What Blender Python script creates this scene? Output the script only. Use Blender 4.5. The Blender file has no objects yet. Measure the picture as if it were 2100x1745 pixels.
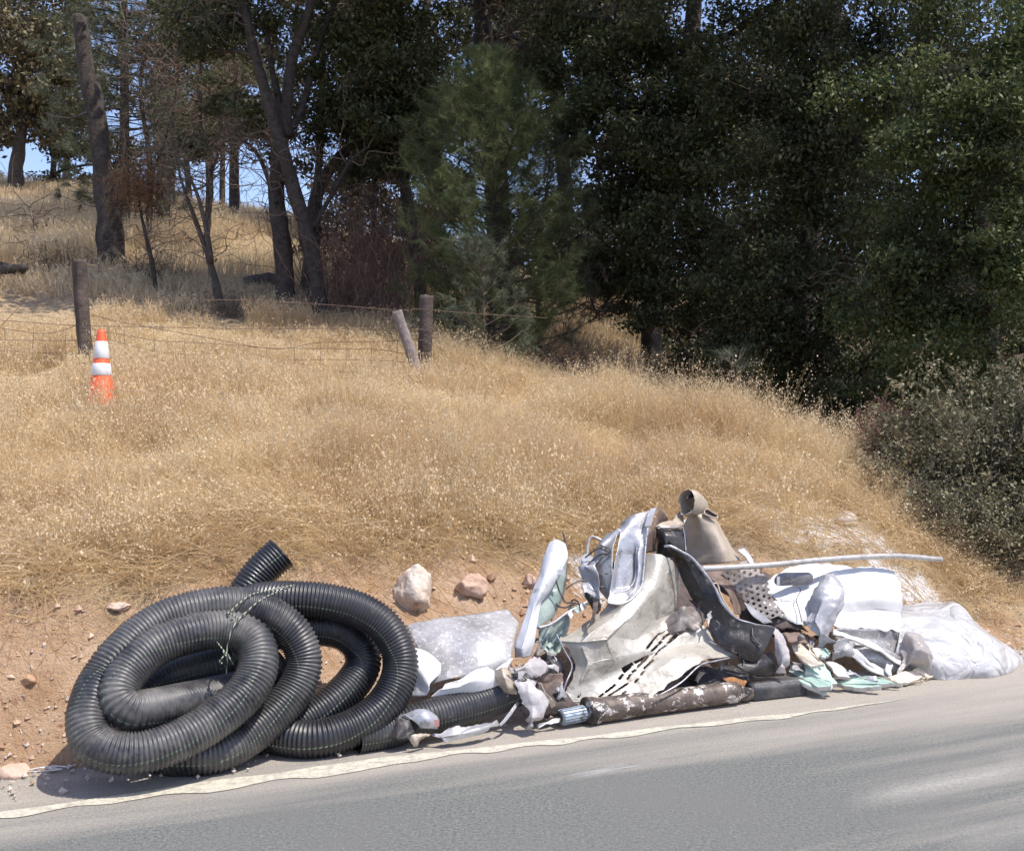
import bpy, math, numpy as np
from mathutils import Vector
R = np.random.default_rng
F = 2252.0; CU, CV, CH = 1050.0, 872.5, 1.6
# ---------------------------------------------------------------- camera, world, sun
sc = bpy.context.scene
cam_d = bpy.data.cameras.new('camera'); cam = bpy.data.objects.new('camera', cam_d)
sc.collection.objects.link(cam); sc.camera = cam
cam.location = (0, 0, CH); cam.rotation_euler = (math.radians(90), 0, 0)
cam_d.sensor_width = 36; cam_d.lens = 36 * F / 2100; cam_d.clip_end = 3000; cam_d.clip_start = .05
SUN = Vector((0.41, -0.21, 0.88)).normalized()
world = bpy.data.worlds.new('World'); sc.world = world; world.use_nodes = True
wn = world.node_tree.nodes; wl = world.node_tree.links; wn.clear()
sky = wn.new('ShaderNodeTexSky'); sky.sky_type = 'NISHITA'; sky.sun_disc = False
sky.sun_elevation = math.asin(SUN.z); sky.sun_rotation = math.atan2(SUN.x, SUN.y)
sky.air_density = 1.0; sky.dust_density = 1.2; sky.ozone_density = 2.0
bg = wn.new('ShaderNodeBackground'); bg.inputs[1].default_value = 0.15
wo = wn.new('ShaderNodeOutputWorld')
tint = wn.new('ShaderNodeMix'); tint.data_type = 'RGBA'; tint.blend_type = 'MULTIPLY'; tint.inputs[0].default_value = 1; tint.inputs[7].default_value = (1.04, .97, 1.05, 1)
wl.new(sky.outputs[0], tint.inputs[6]); wl.new(tint.outputs[2], bg.inputs[0]); wl.new(bg.outputs[0], wo.inputs[0])
sd = bpy.data.lights.new('sun', 'SUN'); sd.energy = 3.5; sd.angle = math.radians(.53); sd.color = (1, .95, .87)
so = bpy.data.objects.new('sun', sd); sc.collection.objects.link(so)
so.rotation_euler = SUN.to_track_quat('Z', 'Y').to_euler(); so.location = (5, -3, 20)
vs = sc.view_settings; vs.view_transform = 'Standard'; vs.look = 'None'; vs.gamma = 1; vs.exposure = 0.62
vs.use_curve_mapping = False
sc.cycles.max_bounces = 4; sc.cycles.diffuse_bounces = 2; sc.cycles.transmission_bounces = 2; sc.cycles.transparent_max_bounces = 8
sc.cycles.use_denoising = True; sc.cycles.use_adaptive_sampling = True; sc.cycles.adaptive_threshold = .03

# ---------------------------------------------------------------- helpers
COL = sc.collection
def W(U, V, d): return np.array([(U - CU) / F * d, d, CH - (V - CV) / F * d])
def pd(U, V):
    a = (U - CU) / F; q = (V - CV) / F
    return 6.42 / (1 - .473 * a + .45 * q)
def S(U, V, off=0.0, zmin=0.004):          # a point on or near the leaning face of the roadside heap
    p = W(U, V, pd(U, V) + off)
    if p[2] < zmin: p[2] = zmin
    return p
def Z2(x, y, o=0): return S(798.2 + .3327 * x, 979.6 + .3327 * y, o)
def Z3(x, y, o=0): return S(1088.4 + .2911 * x, 979.6 + .2911 * y, o)
def Z4(x, y, o=0): return S(1487.5 + .2916 * x, 1088.4 + .2916 * y, o)
def Z5(x, y, o=0): return S(725.6 + .2246 * x, 1197.3 + .2246 * y, o)
def Z6(x, y, o=0): return S(1161 + .1663 * x, 979.6 + .1663 * y, o)
def px3(P):                                 # world -> Z3 coordinates, used only to find where the slots sit
    U = CU + P[..., 0] / P[..., 1] * F; V = CV + (CH - P[..., 2]) / P[..., 1] * F
    return (U - 1088.4) / .2911, (V - 979.6) / .2911

def hsh(ix, iy, iz, s):
    h = (ix * 374761393 + iy * 668265263 + iz * 1274126177 + s * 974711) & 0xffffffff
    h = ((h ^ (h >> 13)) * 1274126177) & 0xffffffff
    return ((h ^ (h >> 16)) & 0xffff) / 65535.0
def vnoise(p, s=0):
    p = np.asarray(p, float); i = np.floor(p).astype(np.int64); f = p - i; f = f * f * (3 - 2 * f)
    r = 0
    for dx in (0, 1):
        for dy in (0, 1):
            for dz in (0, 1):
                w = (f[..., 0] if dx else 1 - f[..., 0]) * (f[..., 1] if dy else 1 - f[..., 1]) * (f[..., 2] if dz else 1 - f[..., 2])
                r = r + w * hsh(i[..., 0] + dx, i[..., 1] + dy, i[..., 2] + dz, s)
    return r * 2 - 1
def fbm(p, o=4, s=0):
    r = 0; a = 1.; p = np.asarray(p, float)
    for k in range(o): r = r + a * vnoise(p, s + k); p = p * 2.03 + 11.7; a *= .5
    return r
def n2(x, y, sc_, o=4, s=0):
    return fbm(np.stack([x * sc_, y * sc_, np.zeros_like(x) + .37], -1), o, s)

def tag(o, label=None, cat=None, group=None, kind=None):
    if label: o['label'] = label
    if cat: o['category'] = cat
    if group: o['group'] = group
    if kind: o['kind'] = kind
    return o
def mesh(name, v, quads=None, tris=None, m=None, parent=None, smooth=True, origin=None, attrs=None, midx=None):
    v = np.asarray(v, float).reshape(-1, 3)
    q = np.asarray(quads if quads is not None else [], np.int32).reshape(-1, 4)
    t = np.asarray(tris if tris is not None else [], np.int32).reshape(-1, 3)
    if parent is not None: org = np.array(gloc(parent))
    elif origin is not None: org = np.asarray(origin, float)
    else:
        org = np.array([(v[:, 0].min() + v[:, 0].max()) / 2, (v[:, 1].min() + v[:, 1].max()) / 2, v[:, 2].min()])
    me = bpy.data.meshes.new(name)
    me.vertices.add(len(v)); me.vertices.foreach_set('co', (v - org).astype(np.float32).ravel())
    li = np.concatenate([q.ravel(), t.ravel()]).astype(np.int32)
    me.loops.add(len(li)); me.loops.foreach_set('vertex_index', li)
    tot = np.concatenate([np.full(len(q), 4), np.full(len(t), 3)]).astype(np.int32)
    st = np.concatenate([[0], np.cumsum(tot)[:-1]]).astype(np.int32) if len(tot) else tot
    me.polygons.add(len(tot)); me.polygons.foreach_set('loop_start', st); me.polygons.foreach_set('loop_total', tot)
    me.polygons.foreach_set('use_smooth', np.full(len(tot), smooth))
    ms = m if isinstance(m, (list, tuple)) else [m]
    for mm in ms:
        if mm: me.materials.append(mm)
    if midx is not None: me.polygons.foreach_set('material_index', np.asarray(midx, np.int32))
    if attrs:
        for k, a in attrs.items():
            at = me.attributes.new(k, 'FLOAT', 'POINT'); at.data.foreach_set('value', np.asarray(a, np.float32))
    me.update(calc_edges=True)
    o = bpy.data.objects.new(name, me); COL.objects.link(o)
    if parent is not None: o.parent = parent
    else: o.location = org
    return o
def gloc(o):
    l = Vector(o.location)
    while o.parent: o = o.parent; l += o.location
    return l
def thing(name, loc, label, cat, group=None):
    o = bpy.data.objects.new(name, None); COL.objects.link(o); o.location = Vector([float(c) for c in loc]); o.empty_display_size = .1
    return tag(o, label, cat, group)
def catmull(P, n):
    P = np.asarray(P, float); Q = np.vstack([2 * P[:1] - P[1:2], P, 2 * P[-1:] - P[-2:-1]]); out = []
    for i in range(1, len(Q) - 2):
        t = np.linspace(0, 1, n, endpoint=False)[:, None]
        a, b, c, d = Q[i - 1], Q[i], Q[i + 1], Q[i + 2]
        out.append(.5 * (2 * b + (c - a) * t + (2 * a - 5 * b + 4 * c - d) * t ** 2 + (3 * b - a - 3 * c + d) * t ** 3))
    out.append(Q[-2:-1]); return np.vstack(out)
def frames(P):
    T = np.gradient(P, axis=0); T /= np.linalg.norm(T, axis=1)[:, None] + 1e-12
    N = np.zeros_like(P); up = np.array([0, 0, 1.]) if abs(T[0][2]) < .9 else np.array([1., 0, 0])
    n = up - T[0] * up.dot(T[0]); n /= np.linalg.norm(n); N[0] = n
    for i in range(1, len(P)):
        n = N[i - 1] - T[i] * N[i - 1].dot(T[i]); N[i] = n / (np.linalg.norm(n) + 1e-12)
    return T, N, np.cross(T, N)
class MB:
    def __init__(s): s.v = []; s.q = []; s.t = []; s.n = 0; s.a = []
    def add(s, v, q=None, t=None, a=None):
        v = np.asarray(v, float).reshape(-1, 3)
        if q is not None and len(q): s.q.append(np.asarray(q).reshape(-1, 4) + s.n)
        if t is not None and len(t): s.t.append(np.asarray(t).reshape(-1, 3) + s.n)
        s.v.append(v); s.n += len(v); s.a.append(np.full(len(v), .5) if a is None else np.asarray(a)); return s
    def tube(s, P, r, k=8, caps=True, amp=0, seed=0):
        P = np.asarray(P, float); n = len(P); r = np.broadcast_to(np.asarray(r, float), (n,)).copy()
        T, N, B = frames(P); th = np.arange(k) / k * 2 * np.pi
        rr = r[:, None] * np.ones(k)
        V = P[:, None] + rr[..., None] * (np.cos(th)[None, :, None] * N[:, None] + np.sin(th)[None, :, None] * B[:, None])
        if amp:
            nz = fbm(V * 9, 3, seed); V = V + (nz * amp)[..., None] * (V - P[:, None])
        i = np.arange(n - 1)[:, None] * k; j = np.arange(k)[None]; j2 = (j + 1) % k
        q = np.stack([i + j, i + j2, i + k + j2, i + k + j], -1).reshape(-1, 4)
        V = V.reshape(-1, 3); t = None
        if caps:
            V = np.vstack([V, P[:1], P[-1:]]); jj = np.arange(k); c0 = n * k; e = (n - 1) * k
            t = np.vstack([np.stack([(jj + 1) % k, jj, np.full(k, c0)], -1), np.stack([e + jj, e + (jj + 1) % k, np.full(k, c0 + 1)], -1)])
        return s.add(V, q, t)
    def box(s, c, size, rot=None):
        x = np.array([[-1, -1, -1], [1, -1, -1], [1, 1, -1], [-1, 1, -1], [-1, -1, 1], [1, -1, 1], [1, 1, 1], [-1, 1, 1]]) * np.asarray(size) / 2
        if rot is not None: x = x @ np.array(rot).T
        return s.add(x + np.asarray(c), [[0, 3, 2, 1], [4, 5, 6, 7], [0, 1, 5, 4], [1, 2, 6, 5], [2, 3, 7, 6], [3, 0, 4, 7]])
    def build(s, name, m, parent=None, smooth=True, **k):
        at = {'rnd': np.concatenate(s.a)}
        return mesh(name, np.vstack(s.v), np.vstack(s.q) if s.q else None, np.vstack(s.t) if s.t else None, m, parent, smooth, attrs=at, **k)

# ---------------------------------------------------------------- materials
class NT:
    def __init__(s, name):
        s.m = bpy.data.materials.new(name); s.m.use_nodes = True; s.t = s.m.node_tree; s.t.nodes.clear()
        s.out = s.n('ShaderNodeOutputMaterial'); s.b = s.n('ShaderNodeBsdfPrincipled'); s.l(s.b.outputs[0], s.out.inputs[0])
        s.g = s.n('ShaderNodeNewGeometry')
    def n(s, t, **k):
        x = s.t.nodes.new(t)
        for a, b in k.items(): setattr(x, a, b)
        return x
    def l(s, a, b): s.t.links.new(a, b)
    def noise(s, scale, detail=4, rough=.6, vec=None, dist=0):
        x = s.n('ShaderNodeTexNoise'); x.inputs['Scale'].default_value = scale; x.inputs['Detail'].default_value = detail
        x.inputs['Roughness'].default_value = rough; x.inputs['Distortion'].default_value = dist
        s.l(vec or s.g.outputs['Position'], x.inputs['Vector']); return x.outputs[0]
    def ramp(s, f, a, b, lo=0., hi=1.):
        x = s.n('ShaderNodeMapRange'); x.inputs[1].default_value = a; x.inputs[2].default_value = b
        x.inputs[3].default_value = lo; x.inputs[4].default_value = hi; s.l(f, x.inputs[0]); return x.outputs[0]
    def mix(s, f, a, b):
        x = s.n('ShaderNodeMix', data_type='RGBA')
        for v, i in ((f, 0), (a, 6), (b, 7)):
            if isinstance(v, (int, float)): x.inputs[i].default_value = v
            elif isinstance(v, tuple): x.inputs[i].default_value = (*v, 1)
            else: s.l(v, x.inputs[i])
        return x.outputs[2]
    def math(s, op, a, b):
        x = s.n('ShaderNodeMath', operation=op)
        for i, v in enumerate((a, b)):
            if isinstance(v, (int, float)): x.inputs[i].default_value = v
            else: s.l(v, x.inputs[i])
        return x.outputs[0]
    def attr(s, k): return s.n('ShaderNodeAttribute', attribute_name=k).outputs['Fac']
    def col(s, c):
        if isinstance(c, tuple): s.b.inputs['Base Color'].default_value = (*c, 1)
        else: s.l(c, s.b.inputs['Base Color'])
    def bump(s, h, dist=.01, st=1.):
        x = s.n('ShaderNodeBump'); x.inputs['Distance'].default_value = dist; x.inputs['Strength'].default_value = st
        s.l(h, x.inputs['Height']); s.l(x.outputs[0], s.b.inputs['Normal'])
    def p(s, rough=.7, metal=0., spec=.5):
        s.b.inputs['Roughness'].default_value = rough; s.b.inputs['Metallic'].default_value = metal
        s.b.inputs['Specular IOR Level'].default_value = spec; return s
def simple(name, c1, c2=None, rough=.7, metal=0., scale=8, lo=.4, hi=.6, bump=.003, bscale=40, spec=.5, c3=None, s3=60, lo3=.6, hi3=.7):
    t = NT(name); c = c1
    if c2: c = t.mix(t.ramp(t.noise(scale, 6, .65), lo, hi), c1, c2)
    if c3: c = t.mix(t.ramp(t.noise(s3, 5, .7), lo3, hi3), c, c3)
    t.col(c); t.p(rough, metal, spec)
    if bump: t.bump(t.noise(bscale, 5), bump)
    return t.m
def leafmat(name, c1, c2, c3, rough=.55, trans=.25, spec=.3):
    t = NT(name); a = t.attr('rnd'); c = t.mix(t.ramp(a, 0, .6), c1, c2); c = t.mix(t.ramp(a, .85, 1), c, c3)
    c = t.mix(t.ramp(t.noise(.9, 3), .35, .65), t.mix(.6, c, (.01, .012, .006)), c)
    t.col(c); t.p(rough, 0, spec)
    tr = t.n('ShaderNodeBsdfTranslucent'); t.l(c, tr.inputs[0]); mx = t.n('ShaderNodeMixShader'); mx.inputs[0].default_value = trans
    t.l(t.b.outputs[0], mx.inputs[1]); t.l(tr.outputs[0], mx.inputs[2]); t.l(mx.outputs[0], t.out.inputs[0]); return t.m
M = {}
M['bark'] = simple('bark', (.035, .027, .022), (.085, .068, .055), .9, 0, 14, .35, .65, .02, 30)
M['bark_grey'] = simple('bark_grey', (.055, .045, .038), (.12, .10, .085), .9, 0, 10, .35, .65, .02, 30)
M['twig'] = simple('twig', (.10, .07, .05), (.2, .15, .11), .9, 0, 3)
M['twig_red'] = simple('twig_red', (.16, .085, .065), (.24, .145, .11), .9, 0, 3)
M['twig_pale'] = simple('twig_pale', (.24, .21, .17), (.34, .3, .25), .9, 0, 3)
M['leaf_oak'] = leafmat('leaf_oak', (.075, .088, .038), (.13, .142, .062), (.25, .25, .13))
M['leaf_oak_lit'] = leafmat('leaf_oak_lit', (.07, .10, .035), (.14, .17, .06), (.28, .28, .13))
M['leaf_autumn'] = leafmat('leaf_autumn', (.18, .155, .085), (.29, .25, .145), (.4, .33, .21))
M['leaf_autumn_dark'] = leafmat('leaf_autumn_dark', (.06, .045, .025), (.11, .08, .045), (.18, .12, .07))
M['leaf_dark_far'] = leafmat('leaf_dark_far', (.07, .07, .038), (.12, .115, .062), (.2, .17, .1))
M['needle'] = leafmat('needle', (.12, .165, .055), (.19, .23, .09), (.28, .28, .14))
M['needle_grey'] = leafmat('needle_grey', (.12, .15, .09), (.21, .235, .15), (.33, .33, .23))
M['needle_brown'] = leafmat('needle_brown', (.16, .08, .04), (.28, .16, .08), (.35, .22, .12))
M['leaf_shrub'] = leafmat('leaf_shrub', (.19, .175, .09), (.35, .32, .19), (.6, .54, .38))
M['leaf_red'] = leafmat('leaf_red', (.28, .15, .11), (.42, .25, .19), (.5, .38, .28))
def grassmat(name, c1, c2, c3):
    t = NT(name); a = t.attr('rnd'); c = t.mix(t.ramp(a, 0, .6), c1, c2); c = t.mix(t.ramp(a, .85, 1), c, c3)
    c = t.mix(t.ramp(t.noise(.55, 3), .4, .62), c, t.mix(.45, c, (.62, .43, .24))); t.col(c); t.p(.6, 0, .3)
    tr = t.n('ShaderNodeBsdfTranslucent'); t.l(c, tr.inputs[0]); mx = t.n('ShaderNodeMixShader'); mx.inputs[0].default_value = .4
    t.l(t.b.outputs[0], mx.inputs[1]); t.l(tr.outputs[0], mx.inputs[2]); t.l(mx.outputs[0], t.out.inputs[0]); return t.m
M['grass'] = grassmat('dry_grass', (.56, .41, .215), (.74, .57, .33), (.80, .67, .46)); M['grass_far'] = grassmat('dry_grass_far', (.62, .49, .30), (.78, .64, .42), (.84, .72, .52))

# ---------------------------------------------------------------- ground shape
def foot(x): return 6.05 + .473 * x + .25 * np.exp(-((x - .6) / 1.3) ** 2) + .04 * np.sin(x * 2.1)
COLS = {
 -700: [(5.6, 1180), (6.4, 1060), (9.7, 820), (12, 700), (16, 560), (22, 480), (33, 395), (38, 380), (60, 420)],
 0:    [(5.5, 1215), (6.2, 1100), (9.7, 838), (12, 740), (16, 575), (22, 480), (33, 398), (38, 388), (60, 450)],
 250:  [(5.75, 1200), (6.5, 1080), (9.7, 838), (12, 745), (18, 535), (22, 485), (33, 402), (38, 396), (60, 480)],
 500:  [(6.35, 1120), (7.2, 1000), (9.7, 840), (12, 765), (15.5, 640), (19, 560), (28, 455), (32, 450), (60, 560)],
 750:  [(6.8, 1125), (7.6, 1000), (9.8, 840), (12.5, 780), (14.5, 690), (18, 610), (22, 560), (28, 520), (40, 500), (60, 600)],
 1000: [(7.0, 1140), (8, 1000), (12, 795), (13, 765), (15, 720), (20, 650), (28, 600), (40, 560), (60, 600)],
 1250: [(7.3, 1140), (9, 950), (11.5, 800), (13, 840), (15, 800), (20, 690), (28, 630), (40, 580), (60, 600)],
 1500: [(7.6, 1100), (8.5, 1000), (10.5, 865), (12, 960), (15, 950), (20, 850), (28, 700), (40, 600), (60, 600)],
 1750: [(8.0, 1110), (9, 1020), (10, 945), (11.5, 1010), (14, 1040), (20, 950), (28, 750), (40, 640), (60, 600)],
 2100: [(8.4, 1220), (9.2, 1150), (10, 1090), (12, 1080), (14, 1060), (20, 950), (28, 750), (40, 640), (60, 600)],
 2800: [(12.5, 1060), (14, 1000), (16, 980), (20, 950), (28, 750), (40, 640), (60, 600)],
}
_ca = np.array([(u - CU) / F for u in COLS]); _yy = np.arange(-1, 90, .05); _pr = []
for u, pts in COLS.items():
    a = (u - CU) / F; ys = [-1, 0]; zs = [0, 0]
    for d, V in pts:
        ys.append(d - (6.05 + .473 * a * d)); zs.append(CH - (V - CV) / F * d)
    pr = np.interp(_yy, ys, zs)
    for k in range(2):
        ker = np.ones(5) / 5; pr2 = np.convolve(np.pad(pr, 2, 'edge'), ker, 'valid')
        w = np.clip(_yy * .6, 0, 1); pr = pr * (1 - w) + pr2 * w
    ker = np.ones(25) / 25; pr3 = np.convolve(np.pad(pr, 12, 'edge'), ker, 'valid'); w = np.clip((_yy - 1.5) / 2, 0, 1); pr = pr * (1 - w) + pr3 * w
    _pr.append(pr)
_pr = np.array(_pr)
def ht0(x, y):
    x = np.asarray(x, float); y = np.asarray(y, float)
    yp = y - foot(x); a = np.clip(x / np.maximum(y, 3.), _ca[0], _ca[-1] - 1e-6)
    i = np.clip(np.searchsorted(_ca, a, 'right') - 1, 0, len(_ca) - 2); t = (a - _ca[i]) / (_ca[i + 1] - _ca[i]); t = t * t * (3 - 2 * t)
    k = np.clip((yp + 1) / .05, 0, len(_yy) - 2.001); ki = k.astype(int); kf = k - ki
    z0 = _pr[i, ki] * (1 - kf) + _pr[i, ki + 1] * kf; z1 = _pr[i + 1, ki] * (1 - kf) + _pr[i + 1, ki + 1] * kf
    return z0 * (1 - t) + z1 * t
def cutw(x, y):                        # 1 on the bare dirt of the cut, 0 in the grass
    yp = y - foot(x); T = np.interp(x, [-6, -2.56, -2.04, -1.55, -.9, -.15, .65, 1.5, 2.5, 4], [.62, .60, .62, .85, 1.05, 1.0, .85, .75, .5, .2])
    return np.clip((T - yp + .16 * n2(x, y, 3., 3, 5)) / .12 + .5, 0, 1)
def ht(x, y):
    x = np.asarray(x, float); y = np.asarray(y, float); z = ht0(x, y); yp = y - foot(x); on = np.clip(yp / .25, 0, 1); cw = cutw(x, y)
    z = z + on * (.05 * n2(x, y, 1.1, 3, 1) * np.clip(yp / 2, .3, 3) + cw * (.07 * n2(x, y, 3.5, 4, 2) + .035 * np.abs(n2(x, y, 11., 3, 3)) + .03 * np.maximum(0, n2(x, y, 7, 2, 12) - .2)))
    lip = np.exp(-((yp - .8) / .3) ** 2); z = z + on * lip * .05 * n2(x, y, 5, 3, 9)
    z = z + np.where(yp < 0.03, np.maximum(-.08, (yp - .03) * .4), 0)
    return z
def ground(U, V, d0=4., d1=45., n=1600):
    d = np.linspace(d0, d1, n); p = np.stack([W(U, V, q) for q in (d0, d1)]); X = (U - CU) / F * d; Zr = CH - (V - CV) / F * d
    b = np.nonzero(Zr <= ht(X, d))[0]; k = b[0] if len(b) else n - 1
    return np.array([X[k], d[k], float(ht(X[k:k + 1], d[k:k + 1])[0])])
def hz(x, y): return float(ht(np.array([x]), np.array([y]))[0])

# hillside sheet
xs = np.concatenate([-np.geomspace(400, 9, 26)[:-1], np.arange(-9, -4, .12), np.arange(-4, 5, .032), np.arange(5, 12, .12), np.geomspace(12, 400, 26)])
ys = np.concatenate([np.arange(-.6, 2.6, .032), np.arange(2.6, 8, .09), np.arange(8, 34, .4), np.geomspace(34, 500, 24)])
X, Y = np.meshgrid(xs, ys); YW = Y + foot(X)
Zg = ht(X, YW); far = np.clip((YW - 60) / 200, 0, 1); Zg = Zg - far * 14 * (YW > 60)
nx, ny = len(xs), len(ys); i = np.arange(ny - 1)[:, None] * nx; j = np.arange(nx - 1)[None]
q = np.stack([i + j, i + j + 1, i + nx + j + 1, i + nx + j], -1).reshape(-1, 4)
cut = cutw(X, YW)
def blob(cx, cy, rx, ry, s): return np.clip(1.15 - ((X - cx) / rx) ** 2 - ((YW - cy) / ry) ** 2 + .7 * n2(X, YW, 4, 4, s), 0, 1)
pw = ground(1620, 1070); pw2 = ground(1750, 1090); pw3 = ground(1880, 1215)
powder = np.maximum(np.maximum(blob(pw[0], pw[1], .7, .3, 21), blob(pw2[0], pw2[1], .35, .25, 22) * 1), blob(pw3[0], pw3[1], .4, .2, 23) * .8)
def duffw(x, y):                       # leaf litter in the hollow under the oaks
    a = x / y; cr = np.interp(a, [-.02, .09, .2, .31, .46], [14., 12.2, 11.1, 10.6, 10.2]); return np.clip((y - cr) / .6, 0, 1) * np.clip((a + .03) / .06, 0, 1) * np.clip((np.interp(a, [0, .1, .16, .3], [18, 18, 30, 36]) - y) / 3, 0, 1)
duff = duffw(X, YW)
powder = np.maximum(powder, .8 * blob(.55, foot(.55) + .7, .25, .2, 24))
t = NT('hillside_ground')
dirt = t.mix(t.ramp(t.noise(3, 6, .6), .35, .65), (.44, .275, .16), (.58, .415, .28))
dirt = t.mix(t.ramp(t.noise(22, 5, .7), .56, .68), dirt, (.30, .16, .09))
dirt = t.mix(t.ramp(t.noise(55, 3, .6), .64, .72), dirt, (.68, .52, .38))
lit = t.mix(t.ramp(t.noise(9, 6, .7), .4, .62), (.27, .19, .12), (.50, .38, .24))
lit = t.mix(t.ramp(t.noise(60, 4, .8), .5, .62), lit, (.62, .46, .25))
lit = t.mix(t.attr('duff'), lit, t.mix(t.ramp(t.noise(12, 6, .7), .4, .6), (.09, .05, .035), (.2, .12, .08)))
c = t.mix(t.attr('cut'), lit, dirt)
c = t.mix(t.ramp(t.math('MULTIPLY', t.attr('powder'), t.ramp(t.noise(14, 6, .8), .34, .6, .0, 1.4)), .25, .65), c, (.74, .71, .69))
t.col(c); t.p(.95, 0, .1); t.bump(t.math('ADD', t.noise(30, 6, .7), t.math('MULTIPLY', t.noise(110, 4, .7), .4)), .03)
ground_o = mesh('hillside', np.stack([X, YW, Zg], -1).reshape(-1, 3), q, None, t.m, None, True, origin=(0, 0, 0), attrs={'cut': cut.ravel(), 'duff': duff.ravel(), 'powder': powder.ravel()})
tag(ground_o, kind='structure')

# road
t = NT('asphalt')
mp = t.n('ShaderNodeMapping'); mp.inputs['Rotation'].default_value[2] = -math.atan(.473); t.l(t.g.outputs['Position'], mp.inputs[0])
st = t.n('ShaderNodeMapping'); st.inputs['Scale'].default_value = (.25, 2.6, 1); t.l(mp.outputs[0], st.inputs[0])
yp = t.attr('yp')
base = t.mix(t.ramp(t.noise(60, 5, .85), .40, .62), (.095, .102, .093), (.24, .242, .218))
base = t.mix(t.ramp(t.noise(1.2, 4), .4, .7), base, (.17, .168, .155))
base = t.mix(t.ramp(t.noise(95, 2, .5), .66, .72), base, (.36, .35, .32))
d = t.math('ADD', t.ramp(yp, -1.5, -.35, -.25, .95), t.math('MULTIPLY', t.math('SUBTRACT', t.noise(1.0, 6, .65, st.outputs[0]), .5), 2.3))
d = t.math('ADD', d, t.ramp(t.attr('xr'), -1, 3., -.12, .5))
dusty = t.mix(t.ramp(t.noise(120, 4, .8), .35, .7), (.30, .27, .225), (.54, .48, .405))
c = t.mix(t.math('MINIMUM', t.math('MAXIMUM', d, 0.), .92), base, dusty)
c = t.mix(t.ramp(t.math('MULTIPLY', t.attr('powder'), t.ramp(t.noise(20, 5, .7, st.outputs[0]), .3, .6, .3, 1.3)), .3, 1.3), c, (.55, .54, .53))
c = t.mix(t.math('MULTIPLY', t.attr('lit_streak'), t.ramp(t.noise(45, 4, .8), .25, .6, .15, .75)), c, (.50, .46, .40))  # sunlit streak painted into the asphalt colour, broken up by noise
t.col(c); t.p(.85, 0, .3); t.bump(t.noise(170, 3, .7), .006)
xs = np.concatenate([np.geomspace(-300, -7, 14), np.arange(-6.5, 9, .1), np.geomspace(9.3, 300, 14)]); ys = np.concatenate([[-9, -7, -5], np.arange(-4, -.3, .15), np.arange(-.3, .23, .03)])
X, Yr = np.meshgrid(xs, ys); YW = Yr + 6.05 + .473 * X + (foot(X) - 6.05 - .473 * X) * np.clip(1 + Yr / .5, 0, 1)
def roadz(x, y, yr): return np.where(yr > -1, .012 * np.clip(1 + yr, 0, 1) * np.abs(n2(x, y, 2, 2, 4)), 0) * (np.abs(x) < 12)
Zr = roadz(X, YW, Yr)
nx, ny = len(xs), len(ys); i = np.arange(ny - 1)[:, None] * nx; j = np.arange(nx - 1)[None]
q = np.stack([i + j, i + j + 1, i + nx + j + 1, i + nx + j], -1).reshape(-1, 4)
def blobr(cx, cy, rx, ry, s):
    dx = X - cx; dy = YW - cy; u = dx * .904 + dy * .427; v = -dx * .427 + dy * .904
    return np.clip(1.2 - (u / rx) ** 2 - (v / ry) ** 2 + .4 * n2(X, YW, 4, 4, s), 0, 1)
def rd(U, V): d = CH * F / (V - CV); return (U - CU) / F * d, d
pwd = np.maximum(blobr(*rd(1250, 1575), .34, .05, 1), blobr(*rd(2000, 1600), .01, .01, 2))
pwd = np.maximum(pwd * .6, .55 * blobr(*rd(1000, 1500), .9, .12, 3))
lit_strk = np.maximum(np.maximum(blobr(*rd(1960, 1598), .62, .085, 12), .9 * blobr(*rd(2120, 1560), .5, .07, 13)), .35 * blobr(*rd(2080, 1700), .35, .1, 14))  # pale bands that paint the sunlit patch on the road
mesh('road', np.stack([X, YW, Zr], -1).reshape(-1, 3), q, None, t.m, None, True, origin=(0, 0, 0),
     attrs={'yp': np.clip(Yr, -9, 1).ravel(), 'xr': X.ravel(), 'powder': pwd.ravel(), 'lit_streak': lit_strk.ravel()})['kind'] = 'structure'
# edge line with its pulled, wavy lower edge
t = NT('line_paint'); fz = t.ramp(t.noise(14, 5, .75), .34, .5)
c = t.mix(t.ramp(t.noise(60, 4, .8), .4, .7), (.54, .51, .39), (.64, .61, .49)); c = t.mix(t.ramp(t.noise(18, 6, .85), .44, .62), c, (.36, .325, .275))
t.col(c); t.p(.7, 0, .3); t.bump(t.noise(120, 3), .004)
xx = np.arange(-7, 2.35, .02); w0 = -.50 + .0 * xx; up = .012 * n2(xx, xx * 0, 2.2, 3, 6); lo = .018 * np.sin(xx * 16.5 + np.sin(xx * 3)) + .014 * n2(xx, xx * 0 + 3, 8, 2, 7)
fade = np.clip((2.3 - xx) / .9, .05, 1); c0 = 6.05 + .473 * xx - .55 - .085 * np.clip(xx + .4, 0, 2) ; hw = (.084 - .014 * np.clip(xx + 1, 0, 2)) * fade * np.clip(.75 + .5 * n2(xx, xx * 0 + 9, 3, 2, 8), .5, 1.2)
LN = 7; n = len(xx); k = np.arange(n - 1); ta = c0 + hw + up; tb = c0 - hw + lo * fade; rowsL = []
for w_ in np.linspace(0, 1, LN):
    yy_ = ta * (1 - w_) + tb * w_; ex = (foot(xx) - 6.05 - .473 * xx); yr_ = yy_ - 6.05 - .473 * xx; yr_ = (yr_ - ex) / (1 + ex / .5); rowsL.append(np.stack([xx, yy_, roadz(xx, yy_, yr_) + .0035], -1))
qL = np.vstack([np.stack([(a_ + 1) * n + k, (a_ + 1) * n + k + 1, a_ * n + k + 1, a_ * n + k], -1) for a_ in range(LN - 1)])
mesh('edge_line', np.vstack(rowsL), qL, None, t.m, None, True, origin=(0, 0, 0))['kind'] = 'structure'

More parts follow.
